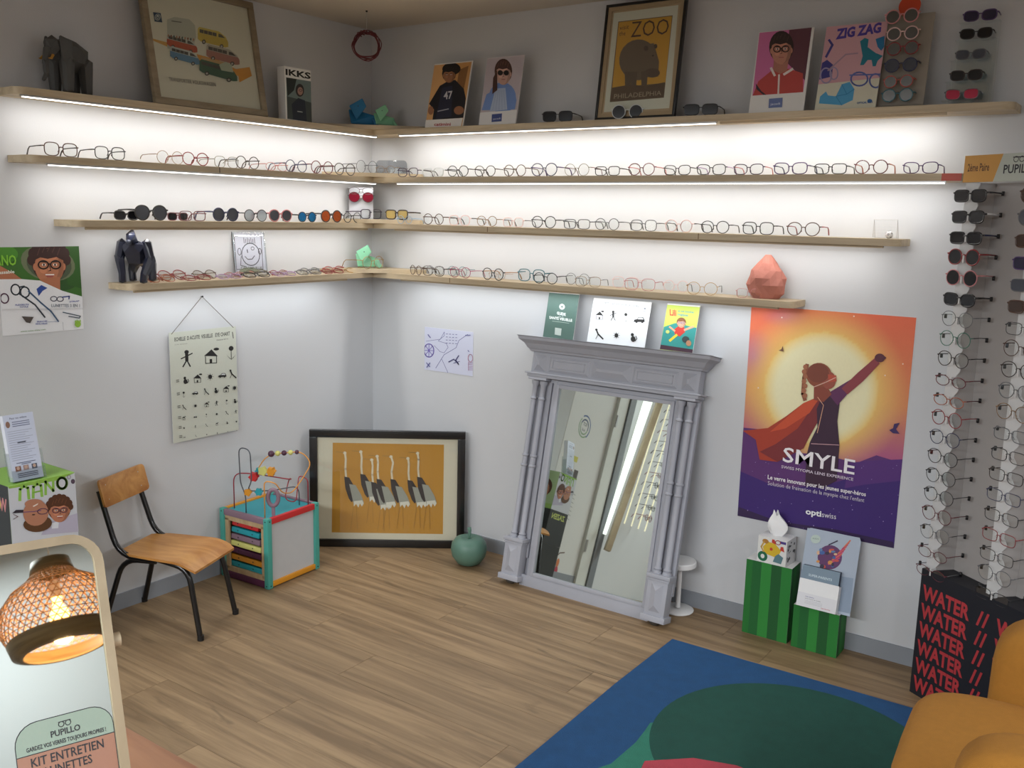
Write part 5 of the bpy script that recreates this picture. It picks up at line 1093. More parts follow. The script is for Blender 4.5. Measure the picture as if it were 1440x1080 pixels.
cols = []
for cx_, ys, clist in ((.035, [274, 302, 334, 360, 389, 418, 446, 475, 502, 529, 557, 585, 614, 642, 670, 696, 724, 751, 778, 803], None), (.277, [275, 304, 335, 366, 395, 427, 456, 485, 519, 546, 577, 606, 634, 663, 691, 720, 750, 778, 808, 836], None), ): cols.append((cx_, ys))
DB = .080
def panel_piece(s0, d0, s1, d1, z0, z1, m, name='back_panel'):
    bm = bmesh.new(); L_ = math.hypot(s1-s0, d1-d0); addbox(bm, (0, 0, 0), (L_, .003, z1-z0)); return finish(bm, name, m, tw, ((s0+s1)/2, (d0+d1)/2, (z0+z1)/2), rot=(0, 0, math.atan2(d1-d0, s1-s0)))
ZT0, ZT1 = .4525, 1.735
for ci, (c, ys) in enumerate(cols):
    panel_piece(c+.012, DB+.012, c+.225, DB-.008, ZT0, ZT1, M_tg); 
    # wavy strip
    zs = [plane_hit(P0, NF, 1304 if ci == 0 else 1392, y)[2] for y in ys]
    zs = []
    for i, y in enumerate(ys):
        px_ = (1359-(y-272)*.0965) if ci == 0 else (1436-(y-275)*.078)
        p = plane_hit(P0, NF, px_, y); zs.append(p[2])
    zs = list(np.linspace(zs[0], zs[-1], len(zs)))
    pit = (zs[0]-zs[-1])/(len(zs)-1); pts = []; n = int((ZT1-ZT0)/.006)
    for i in range(n+1):
        z = ZT0+.0+(ZT1-ZT0)*i/n; pts.append((c+.004+.009*math.cos(2*PI*(z-zs[0]-pit*.5)/pit), z))
    pts = [(c-.040, ZT0), ] + pts + [(c-.040, ZT1)]
    bm = bmesh.new(); prism(bm, pts, .022, .025, 'y'); finish(bm, 'wavy_strip', M_tw, tw); panel_piece(c-.003, .026, c+.012, DB+.010, ZT0, ZT1, M_tg, 'return_panel')
    kinds = ['rect', 'rect', 'rect', 'round', 'round', 'cat', 'panto', 'round', 'panto', 'oval', 'oval', 'round', 'panto', 'panto', 'panto', 'panto', 'panto', 'panto', 'oval', 'oval'] if ci == 0 else ['round', 'panto', 'rect', 'rect', 'rect', 'rect', 'rect', 'round', 'panto', 'panto', 'panto', 'rect', 'rect', 'rect', 'rect', 'rect', 'rect', 'rect', 'panto', 'rect']
    colr = ['black', 'black', 'black', 'red', 'rose', 'black', 'grey', 'green', 'dark brown', 'maroon', 'orange', 'red', 'navy', 'black', 'black', 'black', 'maroon', 'grey', 'maroon', 'maroon'] if ci == 0 else ['brown', 'grey', 'brown', 'purple', 'grey', 'brown', 'black', 'brown', 'dark brown', 'grey', 'bronze', 'grey', 'black', 'dark brown', 'navy', 'black', 'red', 'black', 'grey', 'black']
    ar = [None, 'white', 'navy', None, 'pink', None, 'grey', 'black', 'black', 'maroon', 'maroon', 'red', 'black', 'black', 'black', 'black', 'maroon', 'black', 'maroon', 'grey'] if ci == 0 else [None]*20
    lz = (['smoke']*6 if ci == 0 else ['brown', 'grey', 'brown', 'violet', 'grey', 'brown'])+['clear']*14
    rr_ = [.0026]*3+[.0022, .0018, .0026, .0011, .0013, .0015, .0015, .0015, .0015, .0013, .0013, .0012, .0012, .0013, .0011, .0012, .0012]
    for i, z in enumerate(zs):
        q = P0 + U*c + NB*(-.001); k = i if i < 10 else 19-i; fromw = 'from the top' if i < 10 else 'from the bottom'
        pos_ = ('%s %s' % (ORD[k], fromw)) if k else ('topmost' if i == 0 else 'lowest')
        sun = i < 6; nm = 'sunglasses' if sun else 'eyeglasses'
        lab = '%s %s %s, %s in the %s column of the tower' % (colr[i], SHP[kinds[i]], 'sunglasses' if sun else 'glasses', pos_, 'left' if ci == 0 else 'right')
        glasses((q[0], q[1], z-.024), TH_, .126, kinds[i], colr[i], ar[i], lz[i], lab, '%s column of the glasses tower' % ('left' if ci == 0 else 'right'), rr_[i], short=True, name=nm)
        t = box('nose_tab', (c, .010, z-.004), (.005, .024, .024), M_tw, tw)
        box('price_label', (c-.0185, .0205, z-.006), (.026, .0006, .010), mat('label_white', (222, 222, 222), .6), tw)
        for s in (-1, 1):
            bm = bmesh.new(); tube(bm, [(0, 0, -.007), (0, 0, .007)], .0045, 8); finish(bm, 'arm_slot', M_black, tw, (c+s*.0635, (.072 if s > 0 else .024) - .006, z+.004), smooth=True)
panel_piece(cols[1][0]+.225, DB-.008, TW, DB, ZT0, ZT1, M_tg)
S = Sheet(TW, .082, None, None, 'b8c0b8', .00006)
S.poly([(0, 0), (.112, 0), (.140, .082), (0, .082)], 'c8964c'); S.text('2ème Paire', (.014, .034), (.094, .034), .020, '5c3c24', up=(0, .024), bold=.02); S.text('PUPILLO', (.146, .024), (.262, .024), .026, '2c2c34', up=(0, .026), bold=.02)
for x in (.186, .206): S.ring(x, .064, .008, .008, .0022, '2c2c34')
S.line([(.176, .070), (.216, .070)], .003, '2c2c34')
bm = bmesh.new(); addbox(bm, (TW/2, .004, .041), (TW, .006, .082)); sg = finish(bm, 'header_sign', M_tw, tw, (0, 0, ZT1+.0005)); S.build('print', sg, (0, .0006, 0))

# ------------------------------------------------------------ green striped boxes, tissue box, leaflet stand
gs = ['1c6e2a', '16602a', '2a8434', '155626', '237a30']
def greenbox(a, y0, w, d, h, rz, label):
    r = empty('cardboard_box', label, 'box', (a, y0, .0006), rotz=rz, group='green grass boxes by the wall')
    box('body', (w/2, d/2, h/2), (w, d, h), M_card, r)
    for nm, W2, ps in (('front_print', w, ((0, -.0003, 0), (0, 0, 0))), ('side_print', d, ((w+.0003, 0, 0), (0, 0, PI/2)))):
        S = Sheet(W2, h, None, None, None, .0001)
        edges = [0, .14, .34, .56, .78, 1] if nm == 'front_print' else [0, .3, .62, 1]
        for i in range(len(edges)-1): S.rect(W2*edges[i], 0, W2*edges[i+1], h, gs[i if nm == 'front_print' else (i+3) % 5], raw=True); S.k = 1
        S.build(nm, r, ps[0], ps[1], m=M_gr)
    return r
M_gr = printmat('grass_print', .7)
gn = M_gr.node_tree.nodes; [setattr(n.inputs['Scale'], 'default_value', 400) for n in gn if n.bl_idname == 'ShaderNodeTexNoise']; [(setattr(n.inputs[3], 'default_value', .72), setattr(n.inputs[4], 'default_value', 1.28)) for n in gn if n.bl_idname == 'ShaderNodeMapRange']
g1x, g1y = 2.092, -.100
greenbox(2.092, -.106, .180, .095, .303, 0, 'taller green striped cardboard box, left, carrying the tissue box')
greenbox(2.291, -.112, .172, .100, .170, 0, 'shorter green striped cardboard box, right, under the leaflet stand')
tb = empty('tissue_box', 'white tissue cube with cartoon print and a tissue sticking out', 'tissue box', (2.130, -.098, .3042), rotz=math.radians(-4))
box('carton', (.058, .044, .051), (.116, .088, .102), mat('carton_white', (224, 224, 224), .5), tb, bev=.001)
S = Sheet(.116, .102, None, None, 'e0e0dc', .00006); S.poly([(.03, .035), (.08, .028), (.095, .06), (.07, .082), (.04, .085), (.02, .06)], 'd8b42c'); S.ell(.022, .022, .020, .020, '1c6848'); S.ell(.022, .022, .008, .009, 'e0e0dc'); S.ell(.03, .084, .013, .009, 'b07c38'); S.line([(.024, .08), (.014, .058), (.024, .042)], .006, 'c8a04c')
S.poly([(.055, .085), (.072, .08), (.066, .098), (.056, .098)], 'c43c30'); S.poly([(.09, .062), (.108, .058), (.102, .078), (.092, .076)], 'c43c30'); S.poly([(.065, .01), (.098, .008), (.105, .035), (.085, .046), (.072, .034)], '5c8088'); S.rect(.088, .088, .112, .098, '4c3c84', raw=True); S.ell(.055, .058, .006, .006, 'c43c30'); S.ring(.08, .09, .010, .008, .003, 'b04438')
S.build('front_print', tb, (0, -.0004, 0))
S = Sheet(.088, .102, None, None, 'd0d0d0', .00006)
for i in range(16): x, y = random.uniform(.008, .08), random.uniform(.008, .094); S.ell(x, y, random.uniform(.003, .007), random.uniform(.003, .007), '3a3a3c', n=7)
S.build('side_print', tb, (.1164, 0, 0), (0, 0, PI/2))
bm = bmesh.new(); n = 14; rows_ = []
for j in range(7):
    t = j/6; z = .100+.092*t; row_ = []
    for i in range(n):
        a = 2*PI*i/n; rr = (.018+.016*math.sin(PI*min(t*1.25, 1)))*(1-.55*max(0, t-.6)/.4)*(1+.28*math.sin(3*a+t*2)); row_.append(bm.verts.new((.052+rr*1.15*math.cos(a)-.008*t, .046+rr*.55*math.sin(a), z+.012*math.sin(2*a)*t)))
    rows_.append(row_)
for A, Bq in zip(rows_, rows_[1:]):
    for i in range(n): bm.faces.new((A[i], A[(i+1) % n], Bq[(i+1) % n], Bq[i]))
finish(bm, 'tissue', mat('tissue_paper', (238, 238, 238), .9), tb, smooth=40)
ls = empty('leaflet_stand', 'pale blue plastic leaflet stand with colourful circle print leaning on wall', 'stand', (2.296, -.100, .1715), rot=(-math.radians(13), 0, 0))
bm = bmesh.new(); prism(bm, [(0, 0), (.200, 0)]+arc(.185, .277, .015, 0, 90, 4)+arc(.015, .277, .015, 90, 180, 4), 0, .003, 'y'); finish(bm, 'back_plate', mat('pale_blue_card', (176, 190, 206), .4), ls)
S = Sheet(.200, .293, [(1135, 741), (1212, 757), (1194, 867), (1120, 848)], (1040, 690, 4.5), None, .00006)
S.poly([(425, 235), (765, 300), (760, 360), (700, 780), (350, 700)], 'a8b4c4'); S.poly([(390, 500), (720, 560), (700, 780), (350, 700)], '8c9cb0')
S.ell(570, 425, 78, 78, '5c2c60'); random.seed(5)
for i in range(9): x = 560+i*13; S.line([(x, 470-i*14), (x+70-i*4, 430-i*14)], 9, ['c43c74', 'b0385c', 'd06c48'][i % 3])
for i in range(16): S.ell(530+random.uniform(-35, 90), 420+random.uniform(-50, 70), random.uniform(8, 18), random.uniform(6, 14), ['d08c44', '3c5c9c', 'c44c40', '2c2440', 'd8b08c', '5c7ca8'][i % 6], n=9)
S.line([(565, 345), (620, 320)], 8, '2c2440'); S.ell(480, 308, 32, 28, 'b8c8c0'); S.text('KIDS', (462, 308), (500, 312), 9, '4c6c64'); S.ell(455, 498, 45, 16, '7c94ac')
S.build('print', ls, (0, -.0003, 0))
bx = box('pocket', (.083, -.034, .052), (.146, .0015, .104), M_white, ls); box('pocket_side', (.156, -.018, .050), (.0015, .032, .100), M_white, ls); box('pocket_side', (.010, -.018, .050), (.0015, .032, .100), M_white, ls); box('pocket_bottom', (.083, -.018, .0012), (.146, .032, .0015), M_white, ls)
S = Sheet(.146, .050, None, None, 'dcdce0', .00006); S.text('Une solution', (.030, .036), (.062, .036), .004, '5c5c94', bold=.02); S.text('pour freiner la myopie', (.030, .029), (.088, .029), .004, '4c4c54'); [S.line([(.030, .023-i*.005), (.095, .023-i*.005)], .0008, '9c9ca4') for i in range(3)]; S.text('optiswiss', (.092, .006), (.126, .006), .005, 'c43c54'); S.build('pocket_print', ls, (.010, -.0352, .002))
lf = empty('leaflet_stack', 'stack of blue-grey leaflets with white title in the leaflet stand', 'leaflets', (2.306, -.1315, .1800), rot=(-math.radians(13), 0, 0)); box('stack', (.072, .015, .078), (.138, .022, .150), mat('leaflet_edge', (52, 58, 72), .6), lf)
S = Sheet(.138, .150, None, None, '788c9c', .00006); S.text('SUPER-PARENTS', (.025, .112), (.112, .112), .008, 'c4d4dc', up=(0, .009), bold=.02); S.ell(.07, .062, .032, .026, '3c2450'); [S.line([(.06+i*.007, .07+i*.001), (.085+i*.006, .086-i*.003)], .004, ['b83c6c', 'c45c50'][i % 2]) for i in range(6)]; S.ell(.062, .078, .008, .009, 'c89070'); S.build('cover', lf, (.003, .0036, .003))
# ------------------------------------------------------------ rug
rug = empty('rug', 'blue rug with big dark green circle and pink shape on the oak floor', 'rug', (1.915, -.365, .0008))
def pile(name, c):
    m = mat(name, c, .95, noise=(26, .16), bump=(420, 1.0)); return m
RW, RD = 1.09, 1.75
bm = bmesh.new(); pts = [(0, 0), (.3, .004), (.6, .012), (RW, .022), (RW, -RD), (0.02, -RD), (.008, -.9), (-.003, -.45)]; prism(bm, pts, 0, .013); finish(bm, 'pile_ground', pile('rug_blue', (22, 74, 122)), rug)
def inlay(name, pts, m, z=.0134): bm = bmesh.new(); prism(bm, [(x-1.915, y+.365) for x, y in pts], .009, z); return finish(bm, name, m, rug)
inlay('leaf_inlay', [(1.98, -1.62), (2.06, -1.42), (2.141, -1.247), (2.145, -1.10), (2.136, -1.02), (2.128, -.97), (2.20, -.9), (2.40, -1.0), (2.45, -1.3), (2.4, -1.75), (2.0, -1.75)], pile('rug_jade', (44, 120, 100)), .0134)
inlay('circle_inlay', [(2.559+.436*math.cos(t*PI/32), -.861+.436*math.sin(t*PI/32)) for t in range(64)], pile('rug_dark_green', (18, 74, 64)), .0140)
inlay('pink_inlay', [(2.215, -1.175), (2.324, -1.072), (2.444, -1.030), (2.60, -1.04), (2.8, -1.14), (2.95, -1.35), (2.7, -1.7), (2.3, -1.55)], pile('rug_pink', (180, 66, 80)), .0146)
# ------------------------------------------------------------ mustard armchair
M_must = mat('mustard_fabric', (164, 112, 38), .9, noise=(60, .10), bump=(600, .5))
am = empty('armchair', 'mustard yellow fabric armchair with rounded arms on the rug at bottom right', 'armchair', (3.36, -1.235, .016), rotz=math.radians(4))
def cush(name, c, s, e=.3, rz=0, nu=40):
    bm = bmesh.new(); superell(bm, (0, 0, 0), s, e, nu, 22); return finish(bm, name, M_must, am, c, smooth=True, rot=(0, 0, rz))
cush('seat_cushion', (-.06, .0, .325), (.375, .272, .105), .36)
cush('base', (.02, 0, .19), (.37, .33, .135), .28)
cush('arm', (.06, .335, .37), (.335, .085, .245), .40)
cush('arm', (.035, -.325, .365), (.335, .085, .245), .40)
cush('backrest', (.40, 0, .46), (.11, .40, .33), .40)
for x in (-.26, .33):
    for y in (-.24, .24):
        bm = bmesh.new(); lathe(bm, [(0, 0), (.012, 0), (.020, .075), (0, .075)], 14); finish(bm, 'leg', M_ply, am, (x, y, -.0005), smooth=40)

# ------------------------------------------------------------ printed boxes by the left wall, leaflet holder
def cube_box(name, label, cat, pos, w, d, h, rz, mbody, top=None):
    """front faces +x (w runs along y), d along -x"""
    r = empty(name, label, cat, pos, rotz=PI/2+rz); box('body', (w/2, d/2, h/2), (w, d, h), mbody, r); return r
M_lg = mat('box_green', (134, 178, 76), .5); M_bk = mat('box_black', (44, 48, 50), .5)
nb = cube_box('printed_box', 'green-topped cube box printed with two children in glasses, left edge', 'box', (.268, -2.012, .444), .232, .250, .240, 0, M_lg)
S = Sheet(.232, .240, [(10.5, 685), (102, 665.5), (105, 745), (13.5, 765)], (0, 660, 9), 'c8ccd4', .00006)
S.H = homog([(12, 684), (102, 665.5), (105.5, 764), (17, 780)], [(0, .240), (.232, .240), (.232, 0), (0, 0)])
S.poly([(110, 215), (915, 50), (905, 60), (700, 150), (400, 200), (120, 240)], '8cb84c')
for x0, y0 in ((240, 205), (395, 180)): S.line([(x0, y0+185), (x0+5, y0+45), (x0+50, y0+10), (x0+95, y0+30), (x0+105, y0+170)], 34, '8cbc50')
S.line([(395, 300), (500, 280)], 20, '7cb040'); S.line([(545, 330), (545, 160), (640, 290), (640, 130)], 32, '8cbc50'); S.ring(750, 190, 60, 74, 34, '8cbc50')
S.ell(890, 175, 25, 28, '5c4a5c'); S.ring(890, 170, 22, 28, 7, '3c2c44'); S.ring(840, 110, 20, 26, 6, '8c7484')
S.poly([(560, 700), (940, 600), (950, 850), (480, 850)], 'b4b0c4'); S.poly([(600, 710), (700, 690), (690, 780), (610, 780)], 'd8dce4')
face(S, 710, 560, 118, 145, 'b8785c', '54301c', gl='7c5464', hairdo='curly')
S.ell(440, 700, 170, 105, '5a3a20'); S.ell(420, 560, 150, 165, 'b07a60'); S.ell(400, 440, 110, 60, 'b07a60'); S.line([(270, 540), (400, 540), (480, 530)], 10, '6c4878'); S.ring(500, 545, 62, 36, 10, '5c3c5c'); S.poly([(380, 470), (450, 435), (440, 455), (395, 480)], 'e4d8d0'); S.ell(390, 580, 20, 8, '3a2a26'); S.poly([(145, 545), (190, 505), (275, 510), (270, 545)], '2c2430')
S.line([(160, 560), (210, 590), (160, 620)], 7, '5c3c44')
S.build('front_print', nb, (0, -.0004, 0))
S = Sheet(.250, .240, None, None, '2c3032', .00006); S.text('NOW', (.12, .150), (.236, .150), .045, 'b07474', up=(0, .045), bold=.04); S.text('NO', (.12, .150), (.196, .150), .045, 'b8b04c', up=(0, .045), bold=.04); S.build('side_print', nb, (-.0004, .25, 0), (0, 0, -PI/2))
def kids(parent):
    S = Sheet(.25, .240, None, None, '9cb488', .00006)
    S.ell(.09, .13, .060, .060, '4a2c1c'); S.ell(.17, .12, .055, .058, '5c3a22'); S.ell(.09, .11, .042, .055, 'b07a60'); S.ell(.165, .10, .040, .052, 'b8866c'); S.rect(0, 0, .25, .03, '8cb060', raw=True); S.build('end_print', parent, (.2324, 0, 0), (0, 0, PI/2))
kids(nb)
b3_ = cube_box('printed_box', 'black cube box with pale word on its end, second in the left stack', 'box', (.268, -2.012, .2265), .232, .250, .217, 0, M_bk)
S = Sheet(.25, .217, None, None, '2c3032', .00006); S.text('ZAZEN', (.04, .165), (.21, .165), .035, 'b8c468', up=(0, .035), bold=.03); S.ell(.07, .08, .03, .035, '8c7458'); S.build('end_print', b3_, (.2324, 0, 0), (0, 0, PI/2)); S = Sheet(.232, .217, None, None, '2c3032', .00006); S.text('ZAZEN', (.03, .165), (.20, .165), .035, 'b8c468', up=(0, .035), bold=.03); S.build('front_print', b3_, (0, -.0004, 0))
b5_ = cube_box('storage_box', 'dark box at the bottom of the stack by the left wall', 'box', (.268, -2.012, .0008), .232, .250, .225, 0, M_bk)
lh = empty('leaflet_holder', 'clear leaflet holder on the green cube box', 'holder', (.240, -1.985, .6845), rot=(-math.radians(12), 0, PI/2+math.radians(-2)))
for c, s in (((.056, -.012, .020), (.112, .002, .04)), ((.056, .020, .06), (.112, .002, .12)), ((.001, .004, .05), (.002, .030, .10)), ((.111, .004, .05), (.002, .030, .10))): box('panel', c, s, M_acryl, lh)
box('foot', (.056, .004, .001), (.112, .034, .002), M_acryl, lh)
lv = empty('leaflets', 'tall stack of white text leaflets in the clear holder, left edge', 'leaflets', (.240, -1.983, .6875), rot=(-math.radians(12), 0, PI/2+math.radians(-2)))
box('stack', (.052, .004, .112), (.100, .026, .224), mat('leaflet_white', (208, 212, 222), .6), lv)
S = Sheet(.100, .224, None, None, 'c8d0e4', .00006)
S.text('Pour vos enfants', (.022, .208), (.078, .208), .007, '4c5470', bold=.01)
for z in (.198, .191, .184): S.line([(.028, z), (.084, z)], .0028, '6c7490')
S.ell(.013, .192, .007, .011, '8c6c5c'); 
for i in range(14): z = .168-i*.0075; S.line([(.008, z), (.088-(i % 3)*.012, z)], .0016, '9ca4b8')
S.line([(.035, .128), (.060, .128)], .004, '4c5060'); S.line([(.020, .060), (.082, .060)], .0024, '5c6480'); S.line([(.036, .055), (.066, .055)], .0024, '5c6480')
for x, c in ((.022, '7c5448'), (.048, '9c8484'), (.076, '4c5468')): S.rect(x-.009, .033, x+.009, .050, c, raw=True); S.ell(x, .043, .005, .006, 'b89c8c')
for z in (.024, .018, .012): S.line([(.018, z), (.084, z)], .0028, '4c5064')
S.build('cover', lv, (0, -.0094, 0))

# ------------------------------------------------------------ wall graphics, door and lit post further along the left wall (seen in the big mirror)
S = Sheet(.62, 1.45, None, None, 'd8d8d6', .00006)
# x right = +y ; origin at y=-2.78
def yz(y, z): return (y+2.78, z-.02)
cx, cz = yz(-2.40, 1.10)
for r_, c, a0, a1 in ((.085, '3a5c98', 60, 230), (.078, '8cac84', 230, 400), (.055, '2c4470', 20, 200), (.055, '8cac84', 200, 380)): S.line([(cx+r_*math.cos(math.radians(a)), cz+r_*.95*math.sin(math.radians(a))) for a in range(a0, a1+1, 10)], .010, c)
S.text('TOI', (cx+.028, cz+.008), (cx-.028, cz+.008), .022, '2c3440', up=(0, .026), bold=.01); S.text('lux', (cx+.024, cz-.030), (cx-.022, cz-.030), .018, '2c3440', up=(0, .022))
x, z = yz(-2.36, .86); S.poly([(x-.06, z-.02), (x+.06, z-.02), (x+.06, z+.02), (x-.06, z+.02)], 'c8c04c')
for y, z_, c, rr in ((-2.28, .80, 'c07458', .018), (-2.28, .52, 'c07458', .018), (-2.27, .42, 'c88460', .018)): x, z = yz(y, z_); S.ell(x, z, rr, rr, c)
x, z = yz(-2.44, .76); S.rect(x-.03, z-.03, x+.03, z+.03, '4c4440', raw=True)
for y, z_ in ((-2.30, .66), (-2.30, .56)): x, z = yz(y, z_); S.poly([(x-.03, z-.02), (x+.03, z-.03), (x+.03, z+.02), (x-.03, z+.03)], '8c84b4')
for y, z_ in ((-2.40, .68), (-2.37, .55)): x, z = yz(y, z_); S.ring(x, z, .02, .02, .003, '8c9490')
for i in range(7): x, z = yz(-2.48, .62-i*.03); S.line([(x-.03, z), (x+.02, z+.008)], .004, '8c9490')
S.line([yz(-2.30, .50), yz(-2.35, .46), yz(-2.38, .36), yz(-2.36, .30)], .010, '5c5c64'); S.poly([yz(-2.44, .40), yz(-2.40, .40), yz(-2.41, .30), yz(-2.46, .31)], '7ca4c8')
S.line([yz(-2.42, .22), yz(-2.39, .10), yz(-2.42, .02)], .016, '6c5048'); S.line([yz(-2.39, .12), yz(-2.50, .20), yz(-2.56, .21)], .008, '6c5048'); S.ell(*yz(-2.50, .06), .024, .05, 'b84458'); S.ell(*yz(-2.50, .13), .02, .03, 'd07c50'); S.ell(*yz(-2.42, .03), .10, .03, '6ca44c')
wallsheet('wall_decal', 'white panel of printed eye drawings and tree, seen reflected in the grey mirror', 'decal', 'L', -2.78, .02, S)
d = struct('door_1', (.012, -2.86, 1.02), (.024, .15, 2.04), mat('door_white', (214, 216, 212), .4), 'white flush door with grey jamb on the left wall')
for z in (.30-1.02, 1.25-1.02):
    h = box('door_hinge', (.017, .06, z), (.010, .02, .09), M_alu, d)
box('door_jamb', (.004, -.125, 0), (.040, .09, 2.04), mat('jamb_grey', (120, 124, 130), .5), d)
lp = empty('lit_post', 'pale wood post with glowing strip by the door, reflected in the grey mirror', 'light', (.075, 0, 0))
bm = bmesh.new(); tube(bm, [(.012, -3.40, 1.95), (.012, -3.03, .31)], .032, 4); finish(bm, 'post', M_shelf, lp); bm = bmesh.new(); tube(bm, [(.0, -3.21, 1.95), (.0, -2.95, .42)], .036, 4, radii=[.05, .016]); finish(bm, 'glow_strip', mat('glow_strip', (255, 255, 255), .5, emit=((250, 255, 250), 1.6)), lp)
rk = empty('rod_rack', 'rack of lit rods carrying glasses, seen in the grey mirror', 'display', (.03, 0, 0))
for i in range(4):
    y = -3.28-.13*i; bm = bmesh.new(); tube(bm, [(.02, y-.22, 1.95), (.02, y, .55)], .006, 6); finish(bm, 'rod', mat('rod_glow', (250, 240, 210), .3, emit=((255, 246, 214), .8)), rk)
for i in range(15):
    z = .62+.09*i; y = -3.46-.20*(z-.52)/1.43; glasses((.13, y-.04, z), PI/2, .13, 'rect' if i % 3 else 'round', 'black' if i % 4 else 'red', None, 'clear', '%s glasses on lit rods in the mirror, %s from the bottom' % ('black' if i % 4 else 'red', ORD[i]), 'glasses on the lit rods', .0022, temples=True)

# ------------------------------------------------------------ counter with tilting mirror and rattan lamp (foreground)
M_ctr = wood('counter_wood', (150, 104, 76), (172, 126, 94), (4, 18, 18), .4)
ct = empty('counter', 'orange-brown wooden counter top at bottom left under the round-cornered mirror', 'counter', (2.12, -3.45, 0))
box('worktop', (.36, .325, .845), (.72, .65, .03), M_ctr, ct, bev=.003); box('cabinet', (.38, .31, .415), (.62, .56, .83), mat('counter_body', (206, 200, 190), .5), ct)
u = np.array([.33098, .94364, 0]); v = np.array([-.32274, .1132, .93969]); n_ = np.array([.88673, -.31102, .34202])
PC = np.array([2.3975, -2.95614, 1.24795])       # top right corner of the frame
cm = bpy.data.objects.new('counter_mirror', None); COL.objects.link(cm); tag(cm, 'counter mirror with thin rounded pale wood frame at the bottom left', 'mirror')
# local frame: x = u (to the right), z = v (up), -y = towards the viewer
MM = Matrix(((u[0], -n_[0], v[0], PC[0]), (u[1], -n_[1], v[1], PC[1]), (u[2], -n_[2], v[2], PC[2]), (0, 0, 0, 1))); cm.matrix_world = MM
MWd, MHt, RAD, FW = .300, .385, .034, .0095
def rr2(w, h, r_, n_=7): return [(x-w/2, z-h/2) for x, z in rrect(w, h, r_, n_)]
def shift(P, dx, dz): return [(x+dx, z+dz) for x, z in P]
O_ = rr2(MWd, MHt, RAD); I_ = shift(rrect(MWd-2*FW, MHt-2*FW, RAD-FW, 7), -MWd/2, -MHt/2); O_ = shift(rrect(MWd, MHt, RAD, 7), -MWd/2, -MHt/2)
bm = bmesh.new(); rr4 = []
for P, y in ((O_, -.001), (O_, .016), (I_, .016), (I_, -.001)): rr4.append([bm.verts.new((x, y, z)) for x, z in P])
m_ = len(O_)
for a in range(4):
    A, Bq = rr4[a], rr4[(a+1) % 4]
    for k in range(m_): bm.faces.new((A[k], A[(k+1) % m_], Bq[(k+1) % m_], Bq[k]))
bmesh.ops.recalc_face_normals(bm, faces=bm.faces[:]); finish(bm, 'frame', wood('frame_pale_wood', (142, 126, 100), (168, 152, 124), (5, 5, 5), .5), cm)
bm = bmesh.new(); prism(bm, I_, .004, .007, 'y'); finish(bm, 'mirror_glass', M_mir, cm)
for s in (1, -1):
    bm = bmesh.new(); lathe(bm, [(0, 0), (.007, 0), (.008, .003), (.008, .008), (0, .009)], 18); finish(bm, 'pivot_knob', M_shelf, cm, ((.0005 if s > 0 else -MWd-.0005), .012, -.122), smooth=40, rot=(0, s*PI/2, 0))
# foot of the mirror, resting on the counter
bs = np.array([PC[0], PC[1], 0]) + u*(-MWd/2) + v*(-MHt)*np.array([1, 1, 0])
ft = box('stand_foot', (0, 0, 0), (.20, .12, .014), M_shelf, None); ft.parent = cm; ft.matrix_parent_inverse = MM.inverted(); ft.matrix_world = Matrix.Translation((bs[0]-.01, bs[1]-.01, .8675)) @ Matrix.Rotation(math.atan2(u[1], u[0]), 4, 'Z')
# printed sticker on the mirror: local box from x=-.106 to -.0096, top z=-.190
st = Sheet(.0955, .20, None, None, None, .00004); sw, sh = .0955, .20
def srr(x0, z0, x1, z1, r_): return shift(rrect(x1-x0, z1-z0, r_, 6), (x0+x1)/2, (z0+z1)/2)
st.poly(srr(0, 0, sw, sh, .022), '20242a', raw=True); st.poly(srr(.0008, .0008, sw-.0008, sh-.0008, .0215), '8c9e90', raw=True)
st.poly([(.0008, .168), (sw-.0008, .168), (sw-.0008, .03), (sw-.01, .0008), (.01, .0008), (.0008, .03)], '9a705c', raw=True); st.line([(.0008, .168), (sw-.0008, .168)], .0009, '20242a', raw=True)
for x in (.045, .0515): st.ring(x, .1905, .0026, .0026, .0008, '20242a', raw=True)
st.line([(.0425, .1930), (.054, .1930)], .0009, '20242a', raw=True)
st.text('PUPILLO', (.034, .1798), (.0625, .1798), .0058, '20242a', up=(0, .0064), raw=True, bold=.02); st.text('GARDEZ VOS VERRES TOUJOURS PROPRES !', (.010, .1715), (.087, .1715), .0038, '20242a', up=(0, .0044), raw=True, bold=.02)
st.text('KIT ENTRETIEN', (.013, .1555), (.083, .1555), .0088, '20242a', up=(0, .0094), raw=True, bold=.01); st.text('LUNETTES', (.025, .1435), (.070, .1435), .0084, '20242a', up=(0, .009), raw=True, bold=.01)
so = st.build('sticker', None, m=printmat('sticker_print', .2, coat=.6)); so.matrix_world = MM @ Matrix.Translation((-.1058, .0036, -.190-.195-.0))
so.parent = cm; so.matrix_parent_inverse = MM.inverted()
so.location = so.location
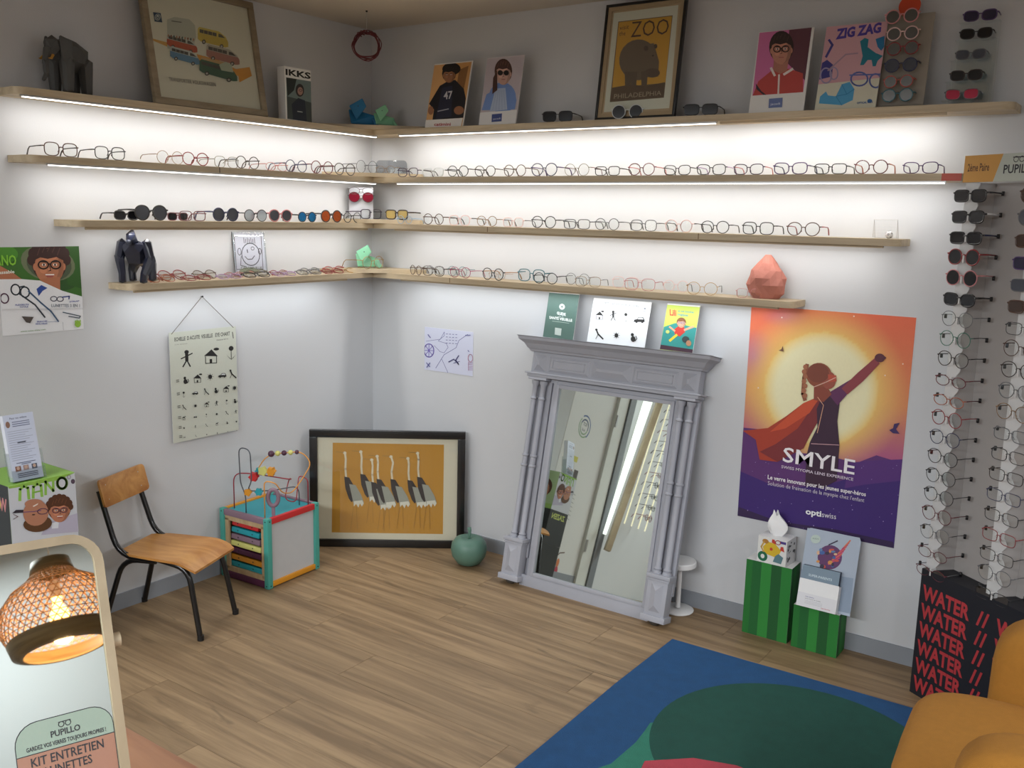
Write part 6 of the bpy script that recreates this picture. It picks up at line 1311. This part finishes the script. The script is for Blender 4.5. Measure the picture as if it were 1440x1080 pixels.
# rattan lamp, right of the viewer, seen in the counter mirror
LC = np.array([4.27, -3.365, 1.66])
la = empty('rattan_lamp', 'woven rattan pendant lamp with lit bulb, seen in the counter mirror', 'lamp', tuple(LC)); la.scale = (.93, .93, .80)
M_rat = mat('rattan', (218, 170, 122), .6, noise=(20, .15)); M_ratd = wood('rattan_band', (120, 96, 62), (150, 124, 86), (4, 4, 60), .6)
prof = [(.060, .300), (.085, .270), (.130, .235), (.160, .190), (.172, .140), (.170, .095), (.158, .060)]
def pr_at(t):
    t = t*(len(prof)-1); i = min(int(t), len(prof)-2); f_ = t-i; return (prof[i][0]*(1-f_)+prof[i+1][0]*f_, prof[i][1]*(1-f_)+prof[i+1][1]*f_)
bm = bmesh.new()
for sgn in (1, -1):
    for k in range(44):
        pts = []
        for j in range(15):
            t = j/14; r_, z = pr_at(t); a = 2*PI*k/44 + sgn*t*.95; pts.append((r_*math.cos(a), r_*math.sin(a), z))
        tube(bm, pts, .0018, 3)
o = finish(bm, 'weave', M_rat, la); o['kind'] = 'stuff'
for j in range(1, 12):
    r_, z = pr_at(j/12); bm = bmesh.new(); tube(bm, [((r_+.001)*math.cos(2*PI*i/40), (r_+.001)*math.sin(2*PI*i/40), z) for i in range(40)], .0016, 4, closed=True); finish(bm, 'hoop', M_rat, la)
bm = bmesh.new(); lathe(bm, [(.158, .062), (.160, .055), (.150, .012), (.122, 0), (.116, .004), (.140, .020), (.148, .055), (.154, .062)], 40); finish(bm, 'rim_band', M_ratd, la, smooth=True)
bm = bmesh.new(); lathe(bm, [(.062, .298), (.066, .300), (.058, .345), (.052, .345), (.056, .300)], 32); finish(bm, 'collar', M_ratd, la, smooth=True)
bm = bmesh.new(); lathe(bm, [(0, .09), (.018, .095), (.030, .12), (.026, .15), (.014, .175), (.014, .20), (0, .20)], 20); finish(bm, 'bulb', mat('bulb_glow', (255, 200, 120), .3, emit=((255, 176, 90), 14)), la, smooth=True)
bm = bmesh.new(); lathe(bm, [(0, .20), (.018, .20), (.018, .26), (0, .27)], 16); finish(bm, 'socket', M_white, la, smooth=40)
bm = bmesh.new(); tube(bm, [(0, 0, .26), (0, 0, (ZC-LC[2]-.001)/.80)], .003, 6); finish(bm, 'cord', M_white, la)
bm = bmesh.new(); lathe(bm, [(.012, .45), (.035, .455), (.052, .48), (.056, .53), (0, .54)], 24); finish(bm, 'cord_cup', mat('cup_pinkish', (206, 186, 174), .5), la, smooth=True)
pl = bpy.data.lights.new('lamp_bulb_light', 'POINT'); pl.energy = 4; pl.color = (1, .62, .30); pl.shadow_soft_size = .03; po = bpy.data.objects.new('lamp_bulb_light', pl); COL.objects.link(po); po.location = tuple(LC+np.array([0, 0, .05]))
